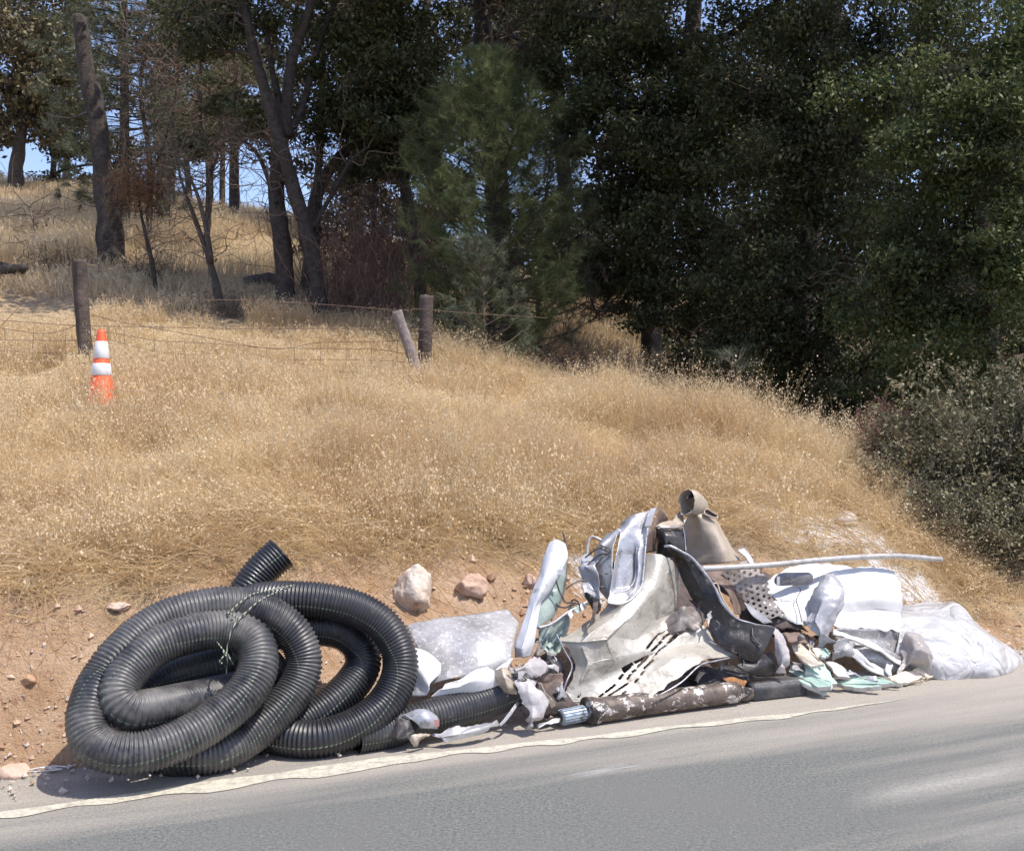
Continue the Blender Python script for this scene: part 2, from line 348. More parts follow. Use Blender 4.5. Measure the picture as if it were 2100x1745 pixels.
# ---------------------------------------------------------------- corrugated drain pipe
t = NT('pipe_plastic')
c = t.mix(t.ramp(t.noise(5, 5, .65), .35, .75), (.010, .010, .013), (.045, .045, .05))
dn = t.n('ShaderNodeSeparateXYZ'); t.l(t.g.outputs['Position'], dn.inputs[0])
c = t.mix(t.ramp(t.noise(16, 5, .8), .6, .72), c, (.16, .13, .10))
c = t.mix(t.math('MULTIPLY', t.attr('dusty'), t.ramp(t.noise(4, 6, .75), .38, .66)), c, (.19, .18, .165))
t.col(c); t.l(t.ramp(t.noise(9, 4), .3, .7, .3, .5), t.b.inputs['Roughness']); t.b.inputs['Specular IOR Level'].default_value = .6
M['pipe'] = t.m
M['pipe_in'] = simple('pipe_inside', (.01, .01, .01), None, .6)
M['stripe'] = simple('pipe_stripe', (.18, .23, .16), (.10, .12, .09), .5, 0, 20, .4, .65)
def smooth_path(P, it=2, n=14):
    C = catmull(P, n)
    s = np.concatenate([[0], np.cumsum(np.linalg.norm(np.diff(C, axis=0), axis=1))]); return C, s
def corr_pipe(parent, ctrl, r=.0935, pitch=.0182, stripe_dir=(-.12, -.93, -.22), dust=None, k=26):
    C, s = smooth_path(ctrl); L = s[-1]; m = max(8, int(L / pitch * 4)); u = np.linspace(0, L, m + 1)
    P = np.stack([np.interp(u, s, C[:, c]) for c in range(3)], -1)
    for _ in range(14): P[1:-1] = (P[:-2] + 2 * P[1:-1] + P[2:]) / 4
    T, N, B = frames(P)
    ph = (np.arange(m + 1) % 4); rr = r * np.array([1.0, 1.0, .915, .915])[ph]
    rr[-1] = r; rr[0] = r
    th = np.arange(k) / k * 2 * np.pi
    D = np.cos(th)[None, :, None] * N[:, None] + np.sin(th)[None, :, None] * B[:, None]
    ov = .035 * vnoise(P * 2.6, 5)[:, None] * np.cos(2 * th)[None]; V = P[:, None] + (rr[:, None] * (1 + ov))[..., None] * D
    i = np.arange(m)[:, None] * k; j = np.arange(k)[None]; j2 = (j + 1) % k
    q = np.stack([i + j, i + j2, i + k + j2, i + k + j], -1).reshape(-1, 4)
    du = np.interp(u / L, *(dust or ([0, 1], [0, 0])))[:, None] * np.ones(k)
    # inner wall near both ends, so that the mouth shows its thickness
    body = mesh('pipe_wall', V.reshape(-1, 3), q, None, M['pipe'], parent, True, attrs={'dusty': du.ravel()})
    inn = P[:, None] + (rr * .93)[:, None, None] * D
    for sl, e in ((slice(0, 40), 0), (slice(m - 39, m + 1), m)):
        mb = MB(); I = inn[sl]; a = len(I); ii = np.arange(a - 1)[:, None] * k
        mb.add(I.reshape(-1, 3), np.stack([ii + j, ii + k + j, ii + k + j2, ii + j2], -1).reshape(-1, 4))
        ring = np.vstack([V[e], inn[e]]); jj = np.arange(k); mb.add(ring, np.stack([jj, (jj + 1) % k, k + (jj + 1) % k, k + jj], -1)); mb.build('pipe_lining', M['pipe_in'], parent)
    sdv = np.array(stripe_dir); a0 = []
    sd_ = sdv - T * (T @ sdv)[:, None]; nn = np.linalg.norm(sd_, axis=1)[:, None]; sd_ /= nn + 1e-6
    sb = np.cross(T, sd_); w = .0034; an = np.arctan2((sd_ * B).sum(1), (sd_ * N).sum(1)); rr = rr * (1 + .035 * vnoise(P * 2.6, 5) * np.cos(2 * an)); e1 = P + (rr + .0012)[:, None] * sd_ + sb * w; e2 = P + (rr + .0012)[:, None] * sd_ - sb * w
    e1 -= sd_ * .0003; VV = np.vstack([e1, e2]); kk = np.nonzero((ph[:-1] != 2) & (nn[:-1, 0] > .35))[0]; M1 = m + 1
    mesh('stripe', VV, np.stack([kk, kk + 1, M1 + kk + 1, M1 + kk], -1), None, M['stripe'], parent, False)
    return P
def C1(x, y, o): return S(108.8 + .3801 * x, 1088.4 + .3801 * y, o - .12, .09)
coil = [(1240, 720, .27), (1130, 790, .27), (1010, 850, .24), (890, 885, .16), (700, 925, .08), (520, 962, 0), (410, 965, -.03), (345, 890, -.03), (400, 760, -.01), (545, 630, 0), (740, 555, 0), (930, 530, 0),
 (1070, 580, -.02), (1110, 700, -.04), (1062, 840, -.05), (930, 975, -.06), (720, 1110, -.07), (500, 1190, -.07), (330, 1195, -.05), (220, 1140, -.02), (185, 1030, 0), (215, 890, .03),
 (265, 790, .05), (345, 680, .05), (470, 560, .06), (620, 468, .06), (800, 418, .05), (980, 402, .05), (1160, 450, .07), (1295, 550, .09), (1352, 690, .11), (1318, 835, .12),
 (1210, 975, .12), (1050, 1110, .11), (900, 1190, .09), (740, 1230, .12), (580, 1200, .2), (470, 1080, .27), (480, 930, .30), (580, 810, .31), (740, 745, .29), (930, 690, .28), (1150, 560, .29),
 (1370, 525, .3), (1540, 540, .3), (1650, 620, .29), (1672, 720, .28), (1610, 830, .27), (1500, 930, .26), (1380, 1010, .26), (1240, 1090, .26), (1080, 1140, .3), (880, 1120, .4), (720, 1000, .46), (640, 850, .48), (690, 680, .47), (820, 520, .44),
 (980, 420, .37), (1120, 375, .28), (1270, 368, .2), (1450, 375, .14), (1640, 420, .11), (1790, 520, .1), (1872, 680, .1), (1852, 830, .1), (1760, 965, .1), (1610, 1065, .11), (1430, 1120, .12), (1270, 1125, .2), (1120, 1060, .34), (990, 900, .48), (930, 700, .52), (960, 500, .47), (1030, 350, .4), (1120, 220, .36), (1232, 120, .33)]
cp = np.array([C1(*p) for p in coil])
t = thing('drain_pipe_coil', (cp[:, 0].mean(), cp[:, 1].mean(), 0), 'large loosely wound coil of black corrugated drain pipe leaning on the dirt bank', 'drain pipe')
corr_pipe(t, cp, dust=([0, .02, .1, .26, .32, .5, .6, 1], [.4, .7, .9, .9, .6, .35, .1, .05]))
tp = np.array([S(730, 1520, .02, .08), S(800, 1497, .02, .085), S(860, 1476, .0, .09), S(925, 1458, .0), S(1000, 1436, .03), S(1075, 1405, .1), S(1130, 1370, .2)])
t = thing('drain_pipe', tp[2] * [1, 1, 0], 'short dark length of corrugated drain pipe lying under the crumpled white metal', 'drain pipe')
corr_pipe(t, tp, r=.09, dust=([0, 1], [.3, .2]))
# twine: braided, tied round the top of the coil
t0 = NT('twine'); wv = t0.n('ShaderNodeTexWave'); wv.inputs['Scale'].default_value = 22; t0.l(t0.g.outputs['Position'], wv.inputs[0])
t0.col(t0.mix(t0.ramp(wv.outputs['Fac'], .45, .55), (.35, .36, .27), (.03, .05, .03))); t0.p(.9); M['twine'] = t0.m
mb = MB()
def strand(pts, f=None, r=.0035, k=6, n=8, o=-.02): mb.tube(catmull([(f or C1)(*p) for p in pts], n), r, k)
for pts in ([(1300, 292, .06), (1180, 318, .0), (1080, 340, -.03), (1010, 385, -.07), (950, 440, -.09), (925, 462, -.06)], [(1290, 300, .07), (1160, 350, .0), (1090, 395, -.05), (1040, 440, -.09), (1000, 478, -.12), (965, 530, -.14), (945, 600, -.12), (935, 660, -.1)],
            [(935, 440, -.09), (965, 452, -.1), (1000, 475, -.12)], [(885, 600, -.06), (910, 632, -.09), (932, 660, -.1)], [(935, 660, -.1), (900, 700, -.1), (912, 716, -.1)], [(935, 660, -.1), (955, 690, -.1), (968, 720, -.08)],
            [(935, 660, -.1), (938, 720, -.05), (934, 775, .0)], [(915, 650, -.1), (945, 668, -.11), (930, 672, -.11), (920, 655, -.1)]): strand(pts)
tag(mb.build('twine', M['twine']), 'green and white braided twine knotted around the top of the coiled pipe', 'twine')

# ---------------------------------------------------------------- crumpled sheets
def sheet(name, rows, m, parent=None, sub=8, th=.0025, crump=.012, cs=5., torn=.0, seed=1, hole=None, sharp=.6, fine=.12):
    rows = [np.asarray(r, float) for r in rows]; nc = max(len(r) for r in rows)
    G = []
    for r in rows:
        if len(r) != nc:
            s = np.linspace(0, len(r) - 1, nc); r = np.stack([np.interp(s, np.arange(len(r)), r[:, c]) for c in range(3)], -1)
        G.append(r)
    G = np.array(G)
    A = np.array([catmull(g, sub) for g in G]); Bm = np.array([catmull(A[:, c], sub) for c in range(A.shape[1])]).transpose(1, 0, 2)
    nr, ncl = Bm.shape[:2]
    if sharp:
        lin = lambda g: np.vstack([np.linspace(g[a_], g[a_ + 1], sub, endpoint=False) for a_ in range(len(g) - 1)] + [g[-1:]])
        AL = np.array([lin(g_) for g_ in G]); BL = np.array([lin(AL[:, c_]) for c_ in range(AL.shape[1])]).transpose(1, 0, 2); Bm = Bm * (1 - sharp) + BL * sharp
    du = np.gradient(Bm, axis=1); dv = np.gradient(Bm, axis=0); Nn = np.cross(du, dv); Nn /= np.linalg.norm(Nn, axis=2)[..., None] + 1e-9
    P = Bm.copy(); sd = seed * 13
    crump = crump * float(np.clip(np.linalg.norm(np.ptp(Bm.reshape(-1, 3), axis=0)) / .5, .12, 1))
    if crump:
        rid = 1 - np.abs(fbm(Bm * cs, 3, sd)) * 2.2; big = fbm(Bm * cs * .5 + 5, 2, sd + 5)
        lo, hi = Bm.min((0, 1)) - .02, Bm.max((0, 1)) + .02; sz = np.linalg.norm(hi - lo)
        Bw = Bm + .012 * np.stack([fbm(Bm * 9, 2, sd + k) for k in (31, 41, 51)], -1)
        fa = facets(Bw, 7, 1, sd + 2, lo, hi) - facets(Bw, 7, 1, sd + 3, lo, hi); fa -= fa.mean(); fa /= np.abs(fa).max() + 1e-9
        fb = np.maximum(facets(Bw, 26, 1, sd + 6, lo, hi), facets(Bw[..., ::-1], 26, 1, sd + 7, lo[::-1], hi[::-1]) * 0 - 9); fb -= fb.mean(); fb /= np.abs(fb).max() + 1e-9
        P += Nn * (crump * (.3 * rid * (1 - fine) + .3 * big + 3.2 * fa + 2.2 * fb) + crump * fine * .7 * fbm(Bm * cs * 6, 2, sd + 9))[..., None]
    if torn:
        u = np.linspace(0, 1, ncl); v = np.linspace(0, 1, nr)
        ec = Bm.mean((0, 1)); nz = np.abs(fbm(Bm * 17, 2, sd + 3)) * 1.3
        eu = np.minimum(u, 1 - u)[None] * np.linalg.norm(Bm[:, -1] - Bm[:, 0], axis=1)[:, None]; ev = np.minimum(v, 1 - v)[:, None] * np.linalg.norm(Bm[-1] - Bm[0], axis=1)[None]
        wu = np.exp(-eu / .03); wv = np.exp(-ev / .03)
        tu = du / (np.linalg.norm(du, axis=2)[..., None] + 1e-9); tv = dv / (np.linalg.norm(dv, axis=2)[..., None] + 1e-9)
        P += tu * (torn * nz * wu * np.where(u < .5, 1, -1)[None])[..., None] + tv * (torn * nz * wv * np.where(v < .5, 1, -1)[:, None])[..., None]
    i = np.arange(nr - 1)[:, None] * ncl; j = np.arange(ncl - 1)[None]
    q = np.stack([i + j, i + ncl + j, i + ncl + j + 1, i + j + 1], -1).reshape(-1, 4)
    if hole is not None:
        cc = Bm.reshape(-1, 3)[q].mean(1); q = q[~hole(cc)]
    o = mesh(name, P.reshape(-1, 3), q, None, m, parent, True)
    md = o.modifiers.new('thickness', 'SOLIDIFY'); md.thickness = th; md.offset = 0
    return o
def facets(P, n, amp, seed, lo, hi):
    rng = R(seed); C = rng.uniform(0, 1, (n, 3)) * (hi - lo) + lo; g = rng.normal(0, 1, (n, 3)); g /= np.linalg.norm(g, axis=1)[:, None]
    h = rng.normal(0, .3, n) * np.linalg.norm(hi - lo) / n
    return (P.reshape(-1, 3) @ g.T - (C * g).sum(1) + h).max(1).reshape(P.shape[:-1])
def zz(f, rows): return [[f(*p) for p in r] for r in rows]

t = NT('beige_metal')
c = t.mix(t.ramp(t.noise(4, 6, .7), .35, .65), (.40, .365, .30), (.54, .51, .45))
c = t.mix(t.ramp(t.noise(7, 7, .75), .54, .68), c, (.22, .19, .155)); c = t.mix(t.ramp(t.noise(40, 4, .8, dist=1), .66, .72), c, (.12, .1, .08))
c = t.mix(t.ramp(t.noise(6, 6, .8), .64, .7), c, (.66, .64, .61))
t.col(c); t.p(.42, .25, .5); t.bump(t.noise(25, 5, .6), .006); M['beige'] = t.m
t = NT('silver_metal')
c = t.mix(t.ramp(t.noise(5, 5, .7), .4, .65), (.34, .34, .355), (.50, .50, .52)); c = t.mix(t.ramp(t.noise(14, 6, .8), .56, .66), c, (.17, .16, .155)); c = t.mix(t.ramp(t.noise(50, 3, .8), .68, .72), c, (.8, .8, .82))
t.col(c); t.p(.4, .45, .5); t.bump(t.noise(60, 4), .002); M['silver'] = t.m
M['grey_metal'] = simple('grey_metal', (.26, .26, .265), (.44, .43, .43), .45, .4, 6, .35, .65, .004, 30, c3=(.12, .11, .1), s3=20)
M['grey_brown'] = simple('grey_brown', (.20, .17, .155), (.33, .29, .265), .5, .15, 9, .4, .62, .005, 20, c3=(.1, .08, .07), s3=16, lo3=.58, hi3=.66)
M['tan'] = simple('tan_metal', (.36, .29, .215), (.46, .39, .31), .5, .15, 5, .35, .65, .004, 18, c3=(.2, .16, .12), s3=25, lo3=.64)
t = NT('mottled_metal')
c = t.mix(t.ramp(t.noise(3.5, 5, .7), .38, .62), (.25, .235, .225), (.40, .385, .38)); c = t.mix(t.ramp(t.noise(38, 5, .85), .54, .62), c, (.62, .62, .63)); c = t.mix(t.ramp(t.noise(70, 4, .85), .64, .68), c, (.28, .25, .24))
t.col(c); t.p(.5, .2, .5); t.bump(t.noise(40, 4, .7), .003); M['mottled'] = t.m
M['pinkgrey'] = simple('pinkish_grey_metal', (.36, .33, .325), (.50, .475, .47), .6, .1, 7, .4, .62, .006, 35, c3=(.26, .2, .18), s3=18, lo3=.60, hi3=.68)
M['white_paint'] = simple('white_paint', (.68, .68, .68), (.56, .57, .59), .35, 0, 3, .35, .65, .002, 20, c3=(.3, .28, .26), s3=10, lo3=.6, hi3=.68)
M['white_dirty'] = simple('white_dirty', (.58, .57, .56), (.40, .38, .365), .5, 0, 7, .45, .7, .004, 30, c3=(.3, .26, .23), s3=22, lo3=.62, hi3=.7)
t = NT('black_paint')
c = t.mix(t.ramp(t.noise(5, 5, .7), .38, .66), (.010, .009, .010), (.045, .04, .038)); c = t.mix(t.ramp(t.noise(11, 6, .8), .57, .66), c, (.19, .165, .15)); c = t.mix(t.ramp(t.noise(60, 4, .8), .68, .72), c, (.6, .58, .56))
t.col(c); t.l(t.ramp(t.noise(8, 4), .35, .65, .22, .6), t.b.inputs['Roughness']); t.bump(t.noise(22, 5, .6), .006); M['black'] = t.m
M['edge_pale'] = simple('edge_pale', (.44, .44, .46), (.25, .25, .27), .4, .5, 20, .4, .6)
M['dark_in'] = simple('dark_inside', (.055, .04, .035), (.12, .09, .08), .8, .0, 8)
M['brown_in'] = simple('brown_inside', (.13, .085, .065), (.22, .16, .13), .8, .0, 10)
M['wire'] = simple('wire_dark', (.05, .045, .045), (.16, .14, .13), .6, .2, 10)
M['pole'] = simple('pole_metal', (.50, .48, .45), (.34, .31, .28), .4, .35, 15, .45, .65)
M['greenish'] = simple('green_plastic', (.36, .41, .37), (.22, .28, .25), .35, .0, 6, .4, .6, .003, 20, c3=(.6, .63, .6), s3=15)
M['grey_plastic'] = simple('grey_plastic', (.30, .30, .315), (.42, .42, .44), .35, .1, 5, .35, .65, .006, 12, c3=(.6, .6, .62), s3=14, lo3=.65)

# white crumpled sheet metal at the coil's foot
c0 = S(1000, 1420); t = thing('crumpled_sheet_metal', (c0[0], c0[1] + .1, 0), 'mottled grey and white folded metal panel between the coil and the beige panel', 'scrap metal')
sheet('mottled_face', zz(Z5, [[(480, 350, .27), (760, 292, .24), (1080, 255, .22), (1410, 212, .2)], [(520, 440, .2), (800, 430, .15), (1130, 400, .1), (1500, 370, .12)], [(590, 590, .12), (850, 580, .06), (1150, 560, .0), (1445, 560, .05)], [(720, 670, .06), (860, 740, .0), (1130, 760, -.04), (1420, 690, 0.0)], [(690, 900, .03), (850, 860, -.02), (1100, 815, -.05), (1300, 770, 0)]]), M['mottled'], t, 12, crump=.01, seed=3)
sheet('white_flange', zz(Z5, [[(230, 510, .2), (420, 560, .14), (590, 600, .1), (850, 750, .02)], [(260, 620, .2), (450, 700, .1), (600, 760, .02), (700, 900, -.01)], [(290, 740, .2), (500, 860, .1), (600, 910, .05), (685, 965, 0)], [(400, 980, .15), (520, 1025, .08), (600, 1025, .05), (660, 1015, .02)]]), M['white_paint'], t, 8, crump=.008, seed=4)
sheet('white_flange', zz(Z5, [[(830, 890, -.03), (960, 860, -.05), (1130, 790, -.07), (1280, 760, -.02), (1430, 680, .0)], [(790, 950, -.05), (950, 930, -.1), (1110, 880, -.11), (1230, 890, -.07), (1330, 850, -.01)], [(700, 1045, -.01), (900, 1022, -.05), (1100, 990, -.06), (1220, 955, -.05), (1320, 915, -.01)]]), M['white_paint'], t, 10, crump=.007, seed=6)
c0 = S(1100, 1330); t = thing('bent_flange', (c0[0], c0[1] + .1, hz(c0[0], c0[1] + .1)), 'tall bright white bent metal strip standing left of the silver tray panel', 'scrap metal')
sheet('white_face', zz(Z2, [[(995, 400, .0), (1030, 383, -.03), (1078, 408, .0)], [(955, 500, .02), (1010, 490, -.05), (1090, 500, .02)], [(938, 600, .02), (975, 600, -.05), (1030, 600, .0)], [(890, 690, .02), (935, 700, -.05), (985, 680, .02)], [(850, 800, .02), (890, 810, -.05), (932, 760, .03)], [(800, 920, .0), (860, 930, -.07), (922, 915, .0)], [(752, 1040, .0), (825, 1060, -.07), (915, 1030, .0)], [(757, 1115, .02), (830, 1122, -.03), (905, 1100, .02)]]), M['white_paint'], t, 10, crump=.009, seed=7, sharp=0.35)
sheet('inner_face', zz(Z2, [[(1020, 570, .05), (1075, 450, .03), (1098, 460, .06)], [(1000, 640, .05), (1080, 600, .06), (1100, 620, .1)], [(935, 745, .05), (1030, 740, .08), (1060, 740, .1)], [(925, 830, .04), (980, 840, .07), (1030, 800, .1)], [(920, 935, .03), (950, 900, .06), (990, 870, .1)]]), M['greenish'], t, 8, crump=.006, seed=8)
mb = MB()
for pts in ([(1068, 330, .1), (1090, 420, .09), (1092, 560, .09), (1080, 700, .08), (1040, 800, .06), (1000, 880, .03)], [(1010, 560, -.02), (1025, 620, -.02), (1050, 700, .0), (1085, 770, .02)]): mb.tube(catmull([Z2(*p) for p in pts], 6), .0045, 6)
mb.build('edge_wire', M['wire'], t)
mb = MB(); p = Z2(1048, 580, -.04); mb.box(p, (.05, .01, .03)); mb.build('clip', M['white_paint'], t, False)
t = thing('plastic_shards', Z2(1020, 1000, .1), 'pale green broken plastic shards lying behind the torn grey metal', 'plastic scrap')
sheet('shard', zz(Z2, [[(920, 940, .14), (1020, 900, .16), (1110, 860, .2), (1200, 800, .2)], [(915, 1010, .1), (980, 990, .1), (1060, 960, .14), (1150, 880, .16)], [(912, 1095, .04), (980, 1060, .06), (1040, 1030, .08), (1070, 1000, .1)]]), M['greenish'], t, 8, crump=.03, cs=9, torn=.02, seed=9)
for k, (x, y) in enumerate([(975, 1065), (1120, 850), (1160, 820), (1190, 800), (990, 1040)]):
    sheet('shard', zz(Z2, [[(x - 25, y - 8, .02), (x, y - 38, .04)], [(x + 5, y + 25, .0), (x + 32, y - 12, .05)]]), M['white_dirty'] if k % 2 else M['greenish'], t, 4, crump=.004, torn=.01, seed=20 + k)
mb = MB(); mb.tube(catmull([Z2(*p) for p in [(918, 925, .02), (1000, 900, .03), (1100, 830, .06), (1230, 760, .08)]], 8), .009, 8)
tag(mb.build('bent_rod', M['grey_metal']), 'thin dark rod bent behind the white bent strip', 'rod')

# torn grey casting in front of it
c0 = Z5(1600, 1350); t = thing('torn_housing', (c0[0], c0[1], 0.0), 'torn pale grey metal housing with a brown inside, left of the beige panel', 'scrap metal')
sheet('upper_band', zz(Z5, [[(1385, 740, -.14), (1500, 700, -.14), (1640, 655, -.1), (1780, 665, -.07), (1900, 650, -.04), (1975, 725, 0)], [(1400, 800, -.14), (1520, 770, -.13), (1650, 760, -.12), (1850, 750, -.08), (1975, 790, -.03)], [(1470, 900, -.12), (1560, 875, -.12), (1700, 850, -.09), (1830, 825, -.05), (1945, 825, -.03)]]), M['grey_pale'] if 'grey_pale' in M else M['pinkgrey'], t, 14, crump=.014, torn=.05, seed=11, sharp=.92)
sheet('lower_tongue', zz(Z5, [[(1455, 880, -.13), (1560, 850, -.13), (1690, 860, -.10)], [(1500, 1000, -.12), (1600, 1000, -.15), (1705, 965, -.11)], [(1530, 1110, -.12), (1640, 1110, -.15), (1830, 1110, -.12)], [(1550, 1210, -.12), (1630, 1220, -.17), (1790, 1195, -.1)], [(1560, 1300, -.1), (1615, 1310, -.13), (1665, 1240, -.08)], [(1575, 1355, -.09), (1605, 1362, -.1), (1630, 1335, -.08)]]), M['pinkgrey'], t, 14, crump=.014, torn=.045, seed=12, sharp=.92)
sheet('brown_interior', zz(Z5, [[(1650, 830, -.02), (1800, 800, .0), (1940, 810, .03)], [(1660, 900, 0), (1800, 900, .02), (1920, 900, .03)], [(1700, 1040, -.02), (1800, 1010, .0), (1900, 960, .02)]]), M['brown_in'], t, 6, crump=.01, torn=.01, seed=13, sharp=.92)
sheet('curled_lip', zz(Z5, [[(1275, 775, -.06), (1350, 760, -.11), (1440, 800, -.1)], [(1285, 850, -.07), (1370, 850, -.15), (1465, 900, -.12)], [(1310, 930, -.06), (1400, 940, -.13), (1490, 960, -.1)], [(1370, 985, -.05), (1430, 1005, -.08), (1495, 1015, -.08)]]), M['tan'], t, 7, crump=.006, torn=.01, seed=14, sharp=.92)
sheet('curled_edge', zz(Z5, [[(1670, 900, -.12), (1700, 900, -.14)], [(1720, 1010, -.13), (1750, 990, -.15)], [(1780, 1080, -.13), (1815, 1050, -.15)], [(1800, 1130, -.11), (1832, 1100, -.12)]]), M['tan'], t, 6, crump=.01, seed=15, sharp=.92)
c0 = Z5(1860, 1040); sheet_o = sheet('scrap_shred', zz(Z5, [[(1820, 960, -.04), (1880, 930, -.05), (1930, 860, -.04)], [(1850, 1010, -.05), (1880, 990, -.07), (1940, 960, -.04)], [(1840, 1090, -.05), (1880, 1060, -.06), (1960, 1060, -.02)]]), M['grey_metal'], None, 7, crump=.02, torn=.02, seed=16, sharp=.92)
tag(sheet_o, 'small twisted dark grey shred wedged against the left foot of the beige panel', 'scrap metal')

# beige slotted panel
SL = [(430, 1565, 480, 1530), (500, 1515, 520, 1495), (540, 1480, 600, 1432), (480, 1575, 500, 1555), (520, 1540, 540, 1522), (560, 1505, 680, 1425), (545, 1600, 560, 1585), (570, 1560, 640, 1505), (650, 1500, 670, 1480),
      (630, 1395, 650, 1370), (665, 1350, 720, 1310), (740, 1300, 820, 1255), (685, 1390, 700, 1370), (720, 1350, 735, 1340), (755, 1320, 820, 1262), (735, 1415, 750, 1400), (775, 1365, 790, 1350), (800, 1325, 858, 1280),
      (815, 1205, 880, 1140), (890, 1130, 965, 1090), (850, 1220, 880, 1195), (895, 1185, 910, 1170), (925, 1155, 1000, 1108), (880, 1245, 905, 1215), (920, 1208, 935, 1195), (955, 1175, 1040, 1120), (350, 1530, 356, 1528)]
def slots(c):
    x, y = px3(c); h = np.zeros(len(c), bool)
    for a, b, c_, d in SL:
        dx, dy = c_ - a, d - b; L = dx * dx + dy * dy + 1e-9; s = np.clip(((x - a) * dx + (y - b) * dy) / L, 0, 1)
        h |= np.hypot(x - a - s * dx, y - b - s * dy) < 7.5
    return h
c0 = Z3(700, 1600); t = thing('slotted_panel', (c0[0], c0[1] + .05, 0), 'large dented beige metal panel with rows of vent slots, in the middle of the heap', 'scrap metal')
sheet('panel_face', zz(Z3, [[(835, 600, .1), (865, 565, .05), (900, 556, .0), (935, 575, .04), (975, 650, .12)], [(760, 780, .08), (815, 750, .0), (862, 760, -.02), (915, 790, .08), (950, 860, .2)], [(480, 960, .12), (620, 940, -.04), (720, 965, -.07), (830, 990, .08), (950, 980, .18)], [(180, 1100, .02), (340, 1120, -.08), (560, 1120, -.15), (740, 1140, .06), (1060, 1085, .12)], [(285, 1320, .02), (420, 1320, -.08), (600, 1280, -.08), (800, 1210, .0), (1210, 1080, .1)], [(232, 1500, .03), (370, 1480, -.02), (620, 1370, .0), (900, 1230, 0), (1270, 1160, .08)], [(208, 1600, .0), (400, 1570, -.02), (690, 1455, -.06), (1010, 1285, -.1), (1330, 1215, .02)], [(390, 1645, .01), (570, 1590, -.06), (880, 1520, -.14), (1190, 1320, -.12), (1435, 1265, -.02)]]), M['beige'], t, 30, crump=.02, cs=4, torn=.012, seed=17, hole=slots, fine=.1)
mb = MB(); mb.tube(catmull([Z3(*p) for p in [(180, 1100, .0), (240, 1220, -.01), (290, 1325, .0), (250, 1440, .0), (228, 1510, .01)]], 8), .005, 6); mb.build('rolled_edge', M['edge_pale'], t)
mb = MB(); mb.tube(catmull([Z3(*p) for p in [(900, 1535, -.16), (1060, 1440, -.16), (1190, 1322, -.14), (1300, 1290, -.1), (1438, 1262, -.03)]], 8), .005, 6); mb.build('rolled_edge', M['edge_pale'], t)
sheet('upper_fold', zz(Z3, [[(850, 590, .0), (885, 560, -.04), (905, 560, -.03)], [(845, 640, .0), (890, 640, -.05), (930, 620, -.03)], [(870, 690, .0), (905, 700, -.04), (965, 660, -.02)], [(900, 720, .01), (915, 728, -.01), (940, 700, .0)]]), M['white_dirty'], t, 6, crump=.005, seed=18)
sheet('torn_web', zz(Z3, [[(900, 1000, .07), (1050, 950, .06), (1200, 920, .06), (1250, 990, .05)], [(870, 1070, .04), (1000, 1030, .03), (1130, 1010, .02), (1240, 1020, .02)], [(960, 1095, .02), (1060, 1090, .0), (1160, 1080, .0), (1235, 1060, .02)]]), M['grey_brown'], t, 12, crump=.03, cs=9, torn=.045, seed=19, sharp=.92)

# silver tray panel
c0 = Z6(620, 1540); t = thing('tray_panel', (c0[0], c0[1], c0[2]), 'upright silver metal tray with rounded lower end and split rim, top left of the heap', 'scrap metal')
sheet('tray', zz(Z6, [[(705, 570, .12), (820, 455, .05), (960, 400, .02), (1080, 378, .02), (1185, 368, .1)], [(672, 660, .05), (760, 610, .01), (870, 580, .0), (990, 600, .0), (1060, 600, .06)], [(632, 800, .02), (700, 790, .03), (830, 800, .02), (930, 800, -.02), (1002, 790, -.02)], [(600, 950, .0), (655, 950, .05), (850, 950, .05), (885, 940, -.02), (975, 940, -.02)], [(572, 1150, .0), (620, 1150, .05), (848, 1150, .05), (885, 1150, -.02), (955, 1150, -.02)], [(545, 1370, .0), (600, 1365, .05), (790, 1350, .05), (850, 1345, -.02), (925, 1340, -.02)], [(530, 1430, -.01), (600, 1425, -.0), (720, 1425, -.0), (800, 1420, -.03), (870, 1410, -.03)], [(500, 1535, -.02), (580, 1548, -.03), (660, 1555, -.03), (740, 1532, -.03), (800, 1495, -.03)]]), M['silver'], t, 12, crump=.006, cs=8, torn=.006, seed=21, sharp=0.3)
mb = MB(); mb.tube(catmull([Z6(*p) for p in [(1002, 620, -.03), (985, 800, -.03), (972, 930, -.035), (955, 1150, -.035), (930, 1330, -.035), (870, 1425, -.04), (790, 1505, -.04), (660, 1558, -.04), (505, 1540, -.03)]], 8), .006, 6)
mb.tube(catmull([Z6(*p) for p in [(870, 860, .0), (862, 1000, .01), (858, 1200, .01), (820, 1310, .01), (740, 1390, .01), (600, 1420, .0)]], 8), .004, 6); mb.build('rim', M['silver'], t)
sheet('side_wall', zz(Z6, [[(520, 720, .17), (590, 680, .12), (665, 650, .05)], [(430, 900, .17), (530, 900, .1), (615, 880, .02)], [(405, 1150, .16), (480, 1150, .06), (575, 1140, .0)], [(395, 1380, .12), (470, 1400, .04), (548, 1390, -.0)], [(440, 1510, .06), (480, 1535, .02), (515, 1540, -.01)]]), M['grey_metal'], t, 8, crump=.015, seed=22)
sheet('dark_inner_wall', zz(Z6, [[(1185, 365, .08), (1240, 430, .12), (1275, 520, .2)], [(1070, 560, .06), (1130, 600, .16), (1210, 620, .25)], [(1000, 760, .04), (1080, 760, .14), (1140, 760, .25)], [(975, 930, .02), (1020, 930, .1), (1080, 900, .2)]]), M['brown_in'], t, 7, crump=.008, seed=23)
sheet('strap', zz(Z6, [[(1045, 372, -.01), (1125, 366, .0)], [(1000, 470, -.04), (1080, 470, -.02)], [(968, 610, -.04), (1045, 605, -.02)]]), M['grey_plastic'], t, 7, crump=.004, seed=24)
